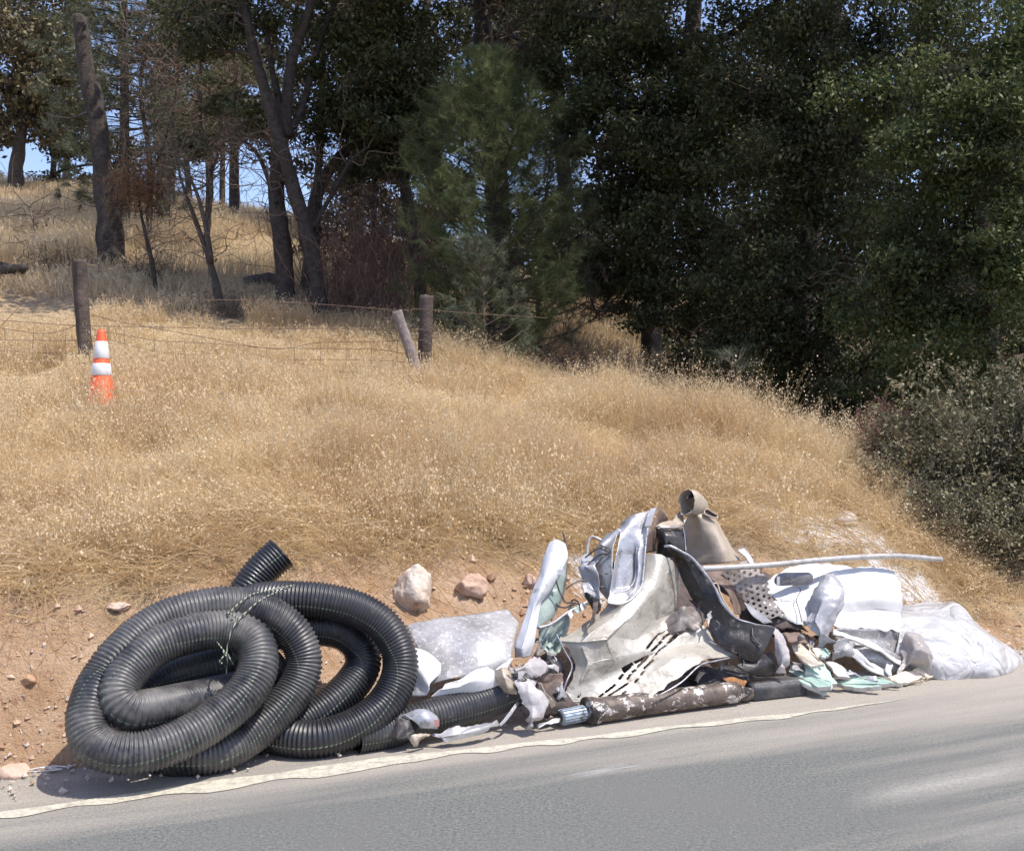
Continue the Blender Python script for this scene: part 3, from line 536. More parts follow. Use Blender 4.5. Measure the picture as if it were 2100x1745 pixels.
t2 = thing('wire_bundle', Z6(400, 1100, .15), 'loose dark wires wound round a grey hose on the silver tray', 'wires')
mb = MB()
mb.tube(catmull([Z6(*p) for p in [(665, 650, .05), (540, 770, .08), (440, 860, .08), (410, 960, .1), (370, 1050, .14), (290, 1130, .2)]], 8), [.02] * 41, 10, amp=.2); mb.build('hose', M['grey_plastic'], t2)
for pts in ([(235, 985, .12), (340, 900, .08), (440, 850, .04), (520, 860, .02), (560, 920, .02)], [(200, 1180, .16), (260, 1080, .12), (370, 980, .07), (450, 940, .03), (555, 960, .01)], [(560, 940, .02), (500, 900, .0), (430, 870, .05), (420, 830, .06), (510, 860, .02)], [(0, 1370, .1), (80, 1310, .08), (160, 1270, .08), (260, 1275, .08)],
            [(440, 1235, .0), (440, 1200, -.02), (470, 1180, -.02), (510, 1185, -.01)], [(430, 1375, .0), (425, 1350, -.02), (460, 1340, -.02), (480, 1360, -.01)], [(0, 1540, .08), (100, 1545, .06), (200, 1560, .06), (350, 1550, .06)], [(60, 1530, .08), (100, 1500, .05), (150, 1540, .05), (50, 1570, .05)], [(-130, 1500, .1), (-110, 1570, .06), (-20, 1600, .06), (60, 1570, .07)]):
    mb = MB(); mb.tube(catmull([Z6(*p) for p in pts], 7), .0048, 6); mb.build('wire', M['wire'], t2)
mb = MB(); mb.tube(catmull([Z6(*p) for p in [(255, 1080, .25), (262, 900, .25), (285, 765, .24), (330, 728, .23), (440, 775, .2), (520, 820, .18)]], 8), .0095, 8)
tag(mb.build('bent_tube', M['pole']), 'thin pale tube with a square bend behind the silver tray panel', 'tube')
t3 = thing('crumpled_liner', Z6(330, 1450, .1), 'grey crumpled liner with a black hole hanging below the wires', 'scrap metal')
sheet('grey_fold', zz(Z6, [[(300, 1000, .22), (380, 1000, .15), (430, 950, .12)], [(250, 1150, .2), (330, 1200, .14), (415, 1150, .08)], [(200, 1330, .16), (300, 1320, .08), (400, 1330, .05)], [(200, 1420, .12), (300, 1470, .06), (410, 1450, .03)]]), M['grey_plastic'], t3, 8, crump=.03, cs=8, seed=25, sharp=.92)
sheet('hole_shade', zz(Z6, [[(200, 1415, .02), (245, 1405, -.01), (260, 1450, .0)], [(225, 1490, .0), (310, 1470, -.04), (420, 1500, .0)], [(300, 1560, .0), (360, 1580, -.04), (440, 1580, .0)], [(350, 1660, .02), (400, 1690, .0), (440, 1640, .0)]]), M['black'], t3, 7, crump=.01, torn=.01, seed=26, sharp=.92)  # black sheet standing in for the shade inside the liner's hole
sheet('tail', zz(Z3, [[(440, 900, -.02), (480, 880, -.02)], [(430, 960, -.08), (470, 950, -.08)], [(400, 1050, -.12), (440, 1000, -.12)], [(362, 1130, -.12), (390, 1100, -.12)]]), M['dark_in'], t3, 5, crump=.012, torn=.01, seed=27)

# tan rolled panel at the top
c0 = Z3(1300, 620, .3); t = thing('rolled_sheet_metal', c0, 'tan metal panel rolled into an open spout at the top of the heap', 'scrap metal')
sheet('panel', zz(Z3, [[(1075, 230, .25), (1130, 215, .16), (1215, 195, .14), (1250, 215, .28)], [(1095, 260, .28), (1180, 280, .12), (1260, 262, .12), (1315, 275, .28)], [(1075, 340, .32), (1200, 375, .16), (1300, 345, .12), (1350, 345, .26)], [(1070, 500, .36), (1225, 500, .22), (1340, 480, .12), (1402, 480, .24)], [(1100, 605, .36), (1225, 612, .25), (1380, 600, .12), (1490, 582, .22)]]), M['tan'], t, 12, crump=.006, seed=28, sharp=0.2)
mb = MB(); ax = catmull([Z3(1098, 175, .12), Z3(1150, 185, .14), Z3(1215, 235, .18)], 10); T_, N_, B_ = frames(ax)
k = 28; th = np.arange(k) / k * 2 * np.pi; rr = np.interp(np.linspace(0, 1, len(ax)), [0, .3, .7, 1], [.072, .074, .066, .05])
Vv = ax[:, None] + rr[:, None, None] * (np.cos(th)[None, :, None] * N_[:, None] * 1.15 + np.sin(th)[None, :, None] * B_[:, None] * .8)
e = fbm(Vv[0] * 22, 3, 3)[:, None] * .035; Vv[0] += e * -T_[0]; Vv += fbm(Vv * 14, 2, 8)[..., None] * .006
i = np.arange(len(ax) - 1)[:, None] * k; j = np.arange(k)[None]; j2 = (j + 1) % k
o = mesh('spout', Vv.reshape(-1, 3), np.stack([i + j, i + j2, i + k + j2, i + k + j], -1).reshape(-1, 4), None, M['tan'], t); md = o.modifiers.new('t', 'SOLIDIFY'); md.thickness = .004
mb = MB(); rim = catmull([Z3(*p) for p in [(1222, 232, .1), (1245, 222, .09), (1290, 250, .09), (1313, 262, .1), (1308, 283, .1), (1270, 275, .09), (1228, 258, .09), (1222, 232, .1)]], 6); mb.tube(rim, .005, 6); mb.build('hole_rim', M['tan'], t)
cen = rim.mean(0); n = len(rim); mesh('hole', np.vstack([rim + [0, .004, 0], [cen + [0, .012, 0]]]), None, [[a, a + 1, n] for a in range(n - 1)], M['dark_in'], t, False)
sheet('burnt_tip', zz(Z3, [[(1100, 128, .1), (1135, 98, .1), (1168, 104, .12)], [(1085, 160, .1), (1125, 128, .09), (1172, 130, .1)], [(1068, 195, .12), (1085, 170, .1), (1100, 150, .1)]]), M['black'], t, 7, crump=.012, torn=.03, seed=91, sharp=.9)
sheet('neck', zz(Z3, [[(1075, 215, .22), (1095, 250, .22)], [(1045, 245, .2), (1070, 330, .2)], [(985, 300, .15), (1060, 350, .15)], [(900, 325, .1), (980, 360, .08)], [(878, 340, .08), (890, 360, .08)]]), M['tan'], t, 7, crump=.012, torn=.008, seed=29, sharp=.92)
sheet_o = sheet('foil_scrap', zz(Z3, [[(1070, 300, .42), (1110, 270, .42), (1200, 290, .42)], [(1070, 325, .42), (1130, 330, .42), (1200, 330, .42)]]), M['white_dirty'], None, 7, crump=.012, torn=.01, seed=30)
tag(sheet_o, 'scrap of bright foil peeking out behind the tan rolled panel', 'scrap metal')
# dark bracket
o = thing('dark_bracket', Z3(980, 540, .1), 'dark metal bracket with a ragged top edge, between the silver tray and the tan panel', 'bracket')
sheet('plate', zz(Z3, [[(878, 350, .1), (930, 350, .05), (1000, 355, .04), (1070, 352, .1)], [(888, 425, .1), (950, 410, .02), (1020, 410, .02), (1085, 430, .1)], [(900, 440, .12), (945, 480, .04), (1020, 480, .03), (1092, 525, .1)], [(870, 550, .14), (940, 560, .08), (1010, 560, .06), (1080, 560, .12)]]), M['black'], o, 10, crump=.01, torn=.01, seed=31)
mb = MB(); mb.tube(catmull([Z3(*p) for p in [(880, 352, .07), (905, 342, .04), (925, 352, .03), (1000, 350, .02), (1065, 350, .05), (1078, 385, .06), (1085, 430, .07), (1093, 525, .07)]], 6), .0045, 6, amp=.3); mb.build('pale_edge', M['edge_pale'], o)
# black fender
c0 = Z3(1560, 1300); t = thing('fender', (c0[0], c0[1], c0[2]), 'long black scratched fender with a pale rolled edge, running down the right of the heap', 'scrap metal')
sheet('skin', zz(Z3, [[(935, 515, .0), (935, 490, -.04), (955, 474, -.06)], [(985, 600, .03), (1020, 540, -.08), (1040, 500, -.1)], [(1050, 700, .05), (1100, 640, -.07), (1130, 560, -.12)], [(1120, 790, .06), (1170, 740, -.05), (1210, 650, -.12)], [(1190, 880, .05), (1240, 850, -.04), (1290, 760, -.12)], [(1225, 960, .03), (1290, 960, -.02), (1350, 880, -.12)], [(1270, 1080, .0), (1370, 1070, -.06), (1440, 985, -.12)], [(1330, 1180, -.03), (1450, 1140, -.1), (1555, 1030, -.13)], [(1440, 1240, -.06), (1560, 1200, -.12), (1650, 1045, -.13)], [(1560, 1285, -.07), (1620, 1240, -.12), (1705, 1055, -.12)]]), M['black'], t, 14, crump=.012, cs=6, seed=33)
mb = MB(); mb.tube(catmull([Z3(*p) for p in [(940, 484, -.07), (985, 482, -.1), (1060, 520, -.12), (1130, 562, -.13), (1210, 652, -.13), (1290, 762, -.13), (1352, 885, -.13), (1440, 985, -.13), (1550, 1028, -.14), (1700, 1052, -.13)]], 10), .0085, 8, amp=.35); mb.build('rolled_edge', M['edge_pale'], t)
sheet('end_bracket', zz(Z3, [[(1712, 1035, -.12), (1745, 1045, -.13), (1780, 1100, -.12)], [(1690, 1120, -.12), (1745, 1140, -.16), (1810, 1190, -.12)], [(1740, 1250, -.1), (1775, 1260, -.15), (1828, 1300, -.1)], [(1735, 1385, -.08), (1765, 1390, -.12), (1800, 1345, -.08)]]), M['pinkgrey'], t, 12, crump=.016, torn=.035, cs=10, seed=34, sharp=.92)
sheet('lower_blade', zz(Z3, [[(1440, 1322, -.06), (1560, 1262, -.05), (1700, 1225, -.05)], [(1520, 1370, -.08), (1620, 1330, -.1), (1720, 1300, -.08)], [(1600, 1412, -.04), (1660, 1405, -.06), (1735, 1385, -.05)]]), M['black'], t, 8, crump=.006, seed=35)
t = thing('support_strip', Z3(1500, 940, .1), 'narrow brown grey metal strip behind the black fender', 'scrap metal')
sheet('plate', zz(Z3, [[(1235, 640, .1), (1350, 650, .12)], [(1320, 760, .06), (1420, 760, .08)], [(1400, 880, .04), (1500, 900, .07)], [(1450, 955, .03), (1510, 945, .06)]]), M['brown_in'], t, 9, crump=.01, seed=36)
mb = MB(); mb.tube(catmull([Z3(*p) for p in [(1285, 745, -.1), (1315, 750, -.1), (1340, 830, -.1), (1400, 930, -.11), (1450, 1000, -.12)]], 6), .006, 6); mb.build('rod', M['tan'], t)
sheet('strip', zz(Z3, [[(1510, 870, .0), (1560, 900, .02)], [(1560, 970, .0), (1620, 960, .03)], [(1640, 1030, .0), (1700, 1020, .03)]]), M['grey_metal'], t, 6, crump=.01, seed=37)
mb = MB(); mb.tube(catmull([Z3(*p) for p in [(1560, 1060, -.16), (1565, 1120, -.17), (1600, 1160, -.17), (1622, 1185, -.17), (1600, 1190, -.17)]], 6), .005, 6); mb.build('hook', M['wire'], t)
# perforated metal
def perf(c):
    x, y = px3(c); u = (x * .94 + y * .34) / 42; v = (-x * .34 + y * .94) / 35; r = np.floor(v); uu = u + .5 * (r % 2)
    return np.hypot((uu - np.floor(uu) - .5) * 42, (v - r - .5) * 35) < 10.5
c0 = Z3(1700, 1000); t = thing('perforated_panel', (c0[0], c0[1] + .1, c0[2]), 'dark perforated metal panel with round holes beside the big white panel', 'scrap metal')
sheet('mesh_face', zz(Z3, [[(1345, 660, .06), (1430, 620, .04), (1512, 588, .06)], [(1440, 770, .04), (1540, 730, .02), (1640, 700, .05)], [(1540, 890, .04), (1620, 850, .02), (1700, 850, .05)], [(1660, 1010, .04), (1760, 970, .03), (1860, 1020, .06)]]), M['grey_brown'], t, 40, crump=.006, seed=38, hole=perf)
sheet('backing', zz(Z3, [[(1500, 800, .16), (1600, 780, .14), (1660, 790, .14)], [(1640, 980, .12), (1750, 930, .1), (1850, 980, .1)], [(1750, 1090, .08), (1850, 1080, .06), (1960, 1090, .06)]]), M['dark_in'], t, 8, crump=.01, torn=.02, seed=39)
sheet_o = sheet('flat_plate', zz(Z3, [[(1450, 505, .15), (1505, 487, .15)], [(1510, 560, .13), (1545, 545, .13)], [(1560, 640, .1), (1590, 620, .1)]]), M['grey_metal'], None, 5, crump=.003, seed=40)
tag(sheet_o, 'small flat olive grey plate standing behind the thin pole', 'scrap metal')
mb = MB(); pp = catmull([S(1438, 1166, -.08), S(1500, 1163, -.08), S(1580, 1158, -.07), S(1660, 1150, -.05), S(1750, 1143, -.03), S(1840, 1140, .0), S(1930, 1147, .02)], 10)
mb.tube(pp, .0178, 14); tag(mb.build('long_pole', M['pole']), 'long thin bent grey pole sticking out to the right over the white panel', 'pole')

# white panel with handle
M['white_bright'] = simple('white_bright', (.62, .62, .61), (.52, .52, .51), .4, 0, 4, .35, .65, .002, 20, c3=(.5, .47, .43), s3=9, lo3=.68, hi3=.72)
c0 = Z4(1000, 800, .05); t = thing('torn_white_sheet', (c0[0], c0[1], 0), 'big torn white painted panel carrying a grey handle, right half of the heap', 'scrap metal')
sheet('face', zz(Z4, [[(300, 290, .18), (480, 228, .18), (660, 240, .18), (850, 290, .16), (1020, 280, .16), (1170, 300, .18)], [(262, 350, .12), (450, 380, .1), (620, 400, .08), (850, 400, .06), (1030, 400, .08), (1212, 400, .12)], [(268, 450, .08), (450, 480, .05), (640, 520, .02), (850, 500, .02), (1050, 480, .02), (1228, 510, .06)], [(335, 575, .05), (450, 580, .02), (620, 590, .0), (850, 575, .03), (1050, 560, .04), (1245, 590, .06)], [(430, 640, .04), (500, 655, .01), (640, 665, -.02), (850, 680, -.06), (1050, 695, -.05), (1252, 715, -.03)]]), M['white_bright'], t, 12, crump=.018, cs=4, torn=.026, seed=41)
sheet('grey_flange', zz(Z4, [[(740, 682, -.05), (1000, 692, -.05), (1250, 722, -.03)], [(760, 740, .0), (1000, 760, .0), (1240, 780, .0)], [(770, 800, .0), (1000, 820, .0), (1215, 860, .02)]]), M['grey_pale2'] if 'grey_pale2' in M else M['mottled'], t, 8, crump=.008, seed=42)
M['handle'] = simple('handle_grey', (.15, .15, .16), (.24, .24, .25), .45, .1, 12)
hc = np.array([Z4(*p) for p in [(345, 350, .05), (410, 340, .04), (480, 338, .04), (560, 335, .04), (615, 335, .04)]])
mb = MB(); Pq = catmull(hc, 6); T_, N_, B_ = frames(Pq)
k = 20; th = np.arange(k) / k * 2 * np.pi; wdt = np.interp(np.linspace(0, 1, len(Pq)), [0, .06, .2, .85, .96, 1], [.3, .75, 1, .95, .7, .45])
Vv = Pq[:, None] + wdt[:, None, None] * (np.cos(th)[None, :, None] * np.array([.02, -.05, .9])[None, None] * .046 + np.sin(th)[None, :, None] * np.array([0, -1., -.3])[None, None] * .014)
Vv = np.concatenate([Vv.reshape(-1, 3), Pq[:1], Pq[-1:]]); n_ = len(Pq); i = np.arange(n_ - 1)[:, None] * k; j = np.arange(k)[None]; j2 = (j + 1) % k
jj = np.arange(k); mesh('handle', Vv, np.stack([i + j, i + j2, i + k + j2, i + k + j], -1).reshape(-1, 4), np.vstack([np.stack([(jj + 1) % k, jj, np.full(k, n_ * k)], -1), np.stack([(n_ - 1) * k + jj, (n_ - 1) * k + (jj + 1) % k, np.full(k, n_ * k + 1)], -1)]), M['handle'], t)
mb = MB(); mb.box(Z4(372, 350, .0), (.018, .006, .05)); mb.build('latch', M['white_paint'], t, False)
mb = MB(); mb.tube(catmull([Z4(*p) for p in [(450, 335, .0), (475, 345, -.01), (460, 370, -.01), (500, 385, .0), (530, 420, .02), (500, 480, .03), (520, 560, .0), (540, 640, -.03)]], 6), .003, 5); mb.build('cable', M['wire'], t)
for cx, cy, rr_ in [(1120, 425, .006), (1140, 405, .004), (1160, 440, .003)]:
    mb = MB(); p = Z4(cx, cy, .06); mb.tube([p, p + [0, -.014, 0]], rr_, 8); mb.build('hole_plug', M['wire'], t)
c0 = Z4(720, 840); t = thing('crumpled_flap', (c0[0], c0[1], c0[2]), 'sickle shaped grey crumpled flap standing in front of the big white panel', 'scrap plastic')
sheet('flap', zz(Z4, [[(764, 282, .02), (775, 280, .0), (786, 290, .0)], [(665, 380, .0), (710, 390, -.06), (762, 400, -.02)], [(595, 480, -.02), (680, 490, -.12), (758, 500, -.06)], [(535, 640, -.04), (650, 620, -.14), (754, 620, -.08)], [(605, 715, -.05), (680, 720, -.12), (752, 730, -.08)], [(700, 815, -.05), (725, 835, -.08), (750, 850, -.06)]]), M['grey_plastic'], t, 14, crump=.022, cs=9, seed=43, sharp=.92, torn=.012)

# white broken frame under it
c0 = Z4(1160, 1040); t = thing('broken_frame', (c0[0], c0[1], 0.01), 'broken white frame with a grey brown inner sheet, below the big white panel', 'scrap metal')
sheet('upper_bar', zz(Z4, [[(755, 690, -.05), (900, 745, -.06), (1080, 815, -.07), (1272, 905, -.06)], [(752, 730, -.07), (900, 780, -.1), (1060, 850, -.1), (1262, 940, -.09)]]), M['white_dirty'], t, 10, th=.012, crump=.006, torn=.012, seed=44)
sheet('lower_bar', zz(Z4, [[(880, 820, -.06), (960, 880, -.08), (1080, 960, -.08), (1180, 1020, -.06)], [(860, 880, -.07), (960, 930, -.1), (1060, 1000, -.1), (1150, 1040, -.07)]]), M['white_dirty'], t, 10, th=.012, crump=.008, torn=.015, seed=45)
sheet('side_bar', zz(Z4, [[(1130, 930, -.1), (1175, 940, -.1)], [(1120, 985, -.1), (1165, 1000, -.1)], [(1145, 1030, -.1), (1190, 1020, -.1)]]), M['white_paint'], t, 6, th=.01, crump=.006, torn=.012, seed=46)
sheet('inner_sheet', zz(Z4, [[(880, 780, -.03), (1000, 800, -.03), (1240, 900, -.02)], [(920, 870, -.03), (1060, 900, -.04), (1220, 980, -.03)], [(980, 900, -.02), (1100, 970, -.03), (1200, 1030, -.02)]]), M['mottled'], t, 7, crump=.012, seed=47)
sheet('torn_skirt', zz(Z4, [[(745, 770, -.06), (820, 760, -.08), (900, 790, -.06)], [(745, 850, -.07), (830, 840, -.1), (900, 860, -.07)], [(770, 915, -.06), (830, 900, -.08), (890, 890, -.06)]]), M['mottled'], t, 7, crump=.02, cs=12, torn=.03, seed=48, sharp=.92)
sheet_o = sheet('metal_tangle', zz(Z4, [[(760, 985, -.08), (850, 970, -.1), (960, 1030, -.08)], [(800, 1020, -.07), (880, 1020, -.1), (975, 1048, -.08)]]), M['grey_metal'], None, 8, crump=.02, cs=14, torn=.02, seed=49)
tag(sheet_o, 'thin crumpled dark grey strip on top of the green edged wallboard', 'scrap metal')
sheet_o = sheet('crumpled_strip', zz(Z4, [[(980, 1040, -.08), (1040, 1020, -.1), (1110, 1045, -.08)], [(990, 1062, -.07), (1050, 1060, -.1), (1110, 1065, -.08)]]), M['grey_plastic'], None, 7, crump=.02, cs=14, seed=50)
tag(sheet_o, 'little crumpled grey strip by the cream board fragments', 'scrap metal')
sheet_o = sheet('brown_board', zz(Z4, [[(395, 715, .04), (560, 715, .04), (590, 735, .04)], [(440, 790, .0), (560, 800, .0), (620, 820, .0)]]), M['brown_in'], None, 6, th=.01, crump=.006, torn=.01, seed=51)
tag(sheet_o, 'brown board end between the black fender and the grey flap', 'board')

rs = R(99); SHL = ['grey brown shard lying on the torn housing', 'pinkish grey shard between the torn housing and the beige panel', 'black shard poking up left of the torn housing', 'dark brown shard behind the fold of the beige panel', 'mottled shard tucked under the wire bundle', 'tan shard caught behind the dark bracket', 'grey brown shard stuck beside the upper fender', 'pinkish grey shard lying against the middle of the black fender', 'black shard below the curve of the black fender', 'dark brown shard above the black metal box', 'mottled shard in the hollow under the fender', 'tan shard just behind the scorched cylinder', 'grey brown shard right of the fender end bracket', 'pinkish grey shard left of the grey sickle flap', "black shard under the big white panel's left corner", 'dark brown shard among the topmost wallboard', 'mottled shard at the lower edge of the perforated panel', 'tan shard at the upper edge of the perforated panel', "grey brown shard left of the torn housing's curled lip", 'pinkish grey shard lying in front of the drain pipe end', 'black shard between the splined end and the beige panel', 'dark brown shard on the shoulder left of the splined end', 'mottled shard on top of the black metal box', 'tan shard wedged between the fender and the support strip', "grey brown shard on the mottled panel's right fold", 'pinkish grey shard resting on the lower white flange']
for n_, (x, y, o_) in enumerate([(60, 1200, -.02), (150, 1260, .02), (20, 1130, .04), (560, 620, .1), (420, 820, .12), (1000, 440, .12), (1150, 760, .08), (1260, 980, -.05), (1480, 1260, -.08), (1560, 1330, .0), (1340, 1330, .04), (1180, 1400, .05), (1900, 1130, .0), (1980, 1180, -.02), (2060, 1120, .0), (2120, 1240, -.04), (1860, 980, .1), (1620, 780, .1), (-60, 1330, -.05), (-150, 1480, -.05), (250, 1640, -.04), (120, 1690, -.03), (1900, 1330, -.02), (1420, 700, .1), (-260, 1250, .1), (-330, 1400, .02)]):
    r_ = rs.uniform(20, 48); a_ = rs.uniform(0, 3.14); P = []
    for i in range(3): P.append([(x + r_ * ((i - 1) * math.cos(a_) * 1.3 - (j - 1) * math.sin(a_) * .6) + rs.normal(0, 7), y + r_ * ((i - 1) * math.sin(a_) * 1.3 + (j - 1) * math.cos(a_) * .6) + rs.normal(0, 7), o_ + rs.normal(0, .025)) for j in range(3)])
    tag(sheet('metal_shard', zz(Z3, P), [M['grey_brown'], M['pinkgrey'], M['black'], M['dark_in'], M['mottled'], M['tan']][n_ % 6], None, 6, crump=.014, cs=9, torn=.02, seed=400 + n_), SHL[n_], 'scrap metal', 'small shards stuck in the heap')
# wallboard fragments: thin slabs with paper faces
M['green_paper'] = simple('green_paper', (.30, .44, .36), (.42, .55, .47), .8, 0, 9, .4, .65, .003, 40, c3=(.68, .70, .64), s3=14, lo3=.55, hi3=.66)
M['cream'] = simple('cream_board', (.66, .55, .42), (.74, .65, .52), .9, 0, 8, .4, .6, .004, 60, c3=(.5, .4, .3), s3=30, lo3=.65)
M['gypsum'] = simple('gypsum', (.68, .67, .63), (.55, .53, .5), .95, 0, 12, .4, .6, .004, 60)
def slab(pts, th, m, label, core='gypsum', seed=0):
    P = np.array([Z4(*p) for p in pts]); n = len(P); Q = []
    pc = P.mean(0); rs = R(seed + 900); pn = np.array([rs.uniform(-.35, .35), -.5 + rs.uniform(-.15, .15), .8]); pn /= np.linalg.norm(pn)
    cam_ = np.array([0, 0, CH]); P = np.array([cam_ + (p - cam_) * ((pc - cam_) @ pn) / ((p - cam_) @ pn) if abs(((p - cam_) @ pn)) > .3 else p for p in P])
    rng = R(seed + 50)
    for a in range(n):                         # ragged edge
        b = (a + 1) % n
        for s in np.linspace(0, 1, 5)[:-1]: Q.append(P[a] * (1 - s) + P[b] * s + (rng.normal(0, .006, 3) * [1, 1, 0] if s else 0))
    Q = np.array(Q); n = len(Q); c = Q.mean(0); th = th * 1.5; nn = np.cross(P[1] - P[0], P[2] - P[0]); nn /= np.linalg.norm(nn)
    if nn[1] > 0: nn = -nn
    V = np.vstack([Q + nn * th / 2, Q - nn * th / 2]); lo = V[:, 2].min()
    if lo < .012: V[:, 2] += .012 - lo
    og = V.mean(0); me = bpy.data.meshes.new('wallboard_fragment'); me.from_pydata([tuple(v) for v in V - og], [], [list(range(n)), list(range(2 * n - 1, n - 1, -1))] + [[k_, n + k_, n + (k_ + 1) % n, (k_ + 1) % n] for k_ in range(n)])
    me.materials.append(M[m]); me.materials.append(M[core]); me.polygons.foreach_set('material_index', [0, 0] + [1] * n); me.update()
    o = bpy.data.objects.new('wallboard_fragment', me); COL.objects.link(o); o.location = og
    tag(o, label, 'wallboard', 'wallboard fragments at the edge of the road')
SLB = [([(440, 765, -.02), (505, 770, -.04), (620, 870, -.06), (695, 945, -.08), (600, 960, -.05), (520, 900, -.03)], .016, 'cream', 'cream wallboard fragment leaning topmost beside the fender end bracket', 'gypsum'),
 ([(545, 915, -.07), (690, 945, -.09), (780, 1078, -.12), (760, 1092, -.11), (640, 1040, -.08), (560, 985, -.05)], .02, 'green_paper', 'green faced wallboard fragment leaning under the topmost cream one', 'gypsum'),
 ([(455, 950, -.04), (540, 985, -.05), (640, 1040, -.07), (750, 1070, -.1), (742, 1108, -.1), (650, 1112, -.08), (520, 1040, -.04), (450, 1000, -.02)], .02, 'green_paper', 'green wallboard fragment lowest at the left beside the black box', 'gypsum'),
 ([(775, 1100, -.12), (870, 1078, -.12), (1000, 1085, -.13), (1100, 1110, -.14), (1100, 1165, -.14), (960, 1160, -.13), (850, 1125, -.12)], .022, 'green_paper', 'long green wallboard fragment lying flat nearest the road', 'gypsum'),
 ([(860, 1040, -.08), (1000, 1045, -.08), (1110, 1065, -.08), (1190, 1130, -.08), (1250, 1192, -.1), (1190, 1165, -.08), (1050, 1105, -.08), (870, 1080, -.07)], .02, 'green_paper', 'green wallboard fragment running under the cream pieces', 'gypsum'),
 ([(1110, 1060, -.1), (1180, 1048, -.1), (1250, 1022, -.08), (1310, 1018, -.06), (1380, 1070, -.06), (1330, 1130, -.1), (1290, 1190, -.12), (1215, 1145, -.12)], .014, 'cream', 'cream board fragment broken off at the right end of the green ones', 'cream'),
 ([(1310, 1005, -.04), (1350, 972, -.02), (1440, 942, .0), (1525, 950, .02), (1500, 1050, .0), (1405, 1082, -.02)], .014, 'cream', 'flat cream board fragment touching the white plastic bag', 'cream'),
 ([(1365, 1075, -.04), (1400, 1085, -.04), (1462, 1090, -.04), (1430, 1140, -.06), (1390, 1125, -.06)], .012, 'cream', 'small cream board chip in front of the flat cream fragment', 'cream'),
 ([(1280, 1195, -.08), (1300, 1150, -.08), (1385, 1180, -.08), (1392, 1222, -.09), (1340, 1200, -.09)], .012, 'cream', 'small cream board chip nearest the road, tip of the row', 'cream'),
 ([(495, 1070, -.06), (520, 1062, -.06), (705, 1150, -.12), (695, 1168, -.12)], .016, 'green_paper', 'narrow green wallboard strip between the black box and the long fragment', 'gypsum'),
 ([(690, 920, -.05), (760, 930, -.05), (830, 965, -.06), (880, 1040, -.08), (790, 1030, -.08)], .014, 'gypsum', 'bare white wallboard fragment under the broken white frame', 'gypsum'),
 ([(590, 832, -.02), (640, 828, -.03), (682, 872, -.04), (650, 892, -.04)], .014, 'cream', 'tiny cream board chip behind the topmost fragment', 'cream'),
 ([(620, 825, .0), (700, 830, .0), (740, 870, .0), (700, 905, -.02), (650, 880, -.01)], .014, 'green_paper', 'small green wallboard fragment half hidden behind the grey flap', 'gypsum'),
 ([(565, 775, -.01), (590, 800, -.02), (650, 900, -.05), (690, 945, -.06), (640, 900, -.05), (560, 800, -.02)], .012, 'tan', 'thin brown board splinter leaning on the cream fragment', 'cream')]
for n_, (pts, th_, m_, lb, core) in enumerate(SLB): slab(pts, th_, m_, lb, core, n_)

# plastic sacks
def plastic(name, c, alpha, rough=.3, bs=1.):
    t = NT(name); cc = t.mix(t.ramp(t.noise(4, 4, .6), .35, .7), c, tuple(v * .86 for v in c)); t.col(cc); t.p(rough, 0, .6)
    cr = lambda s_, k: t.math('MULTIPLY', t.math('ABSOLUTE', t.math('SUBTRACT', t.noise(s_, 2, .5, dist=.8), .5), 0.), k); t.bump(t.math('ADD', cr(2.6, 4.), cr(7, 1.4)), .03 * bs)
    t.b.inputs['Alpha'].default_value = alpha
    tr = t.n('ShaderNodeBsdfTranslucent'); t.l(cc, tr.inputs[0]); mx = t.n('ShaderNodeMixShader'); mx.inputs[0].default_value = .3
    t.l(t.b.outputs[0], mx.inputs[1]); t.l(tr.outputs[0], mx.inputs[2]); t.l(mx.outputs[0], t.out.inputs[0]); return t.m
M['bag_white'] = plastic('bag_white', (.72, .71, .71), 1.0, .22); M['bag_clear'] = plastic('bag_clear', (.66, .61, .58), .6, .25)
bag = sheet('plastic_sack', zz(Z4, [[(1240, 505, .5), (1400, 503, .45), (1520, 512, .45), (1620, 494, .45), (1750, 555, .5), (1880, 632, .55), (2050, 735, .55), (2120, 790, .55)],
 [(1235, 590, .25), (1390, 590, .15), (1530, 600, .08), (1650, 590, .08), (1780, 640, .15), (1920, 705, .2), (2060, 775, .25), (2135, 815, .4)],
 [(1225, 720, .08), (1380, 700, -.0), (1530, 700, -.06), (1680, 715, -.06), (1800, 740, -.03), (1940, 790, 0.02), (2070, 830, .1), (2140, 850, .25)],
 [(1210, 800, .04), (1360, 800, -.05), (1500, 830, -.12), (1670, 840, -.14), (1800, 850, -.12), (1940, 880, -.06), (2060, 890, 0), (2130, 900, .12)],
 [(1190, 860, .05), (1330, 880, -.04), (1480, 930, -.12), (1650, 960, -.16), (1800, 970, -.12), (1940, 960, -.1), (2040, 940, -.02), (2120, 920, .1)],
 [(1180, 870, .1), (1350, 955, 0.05), (1500, 1015, -.06), (1600, 1044, -.08), (1800, 1028, -.06), (1930, 1003, -.04), (2030, 965, .0), (2120, 930, .1)]]), M['bag_white'], None, 14, crump=.034, cs=2, seed=60, sharp=.25, fine=.0)
tag(bag, 'bulging white plastic sack slumped at the right end of the heap', 'sack')
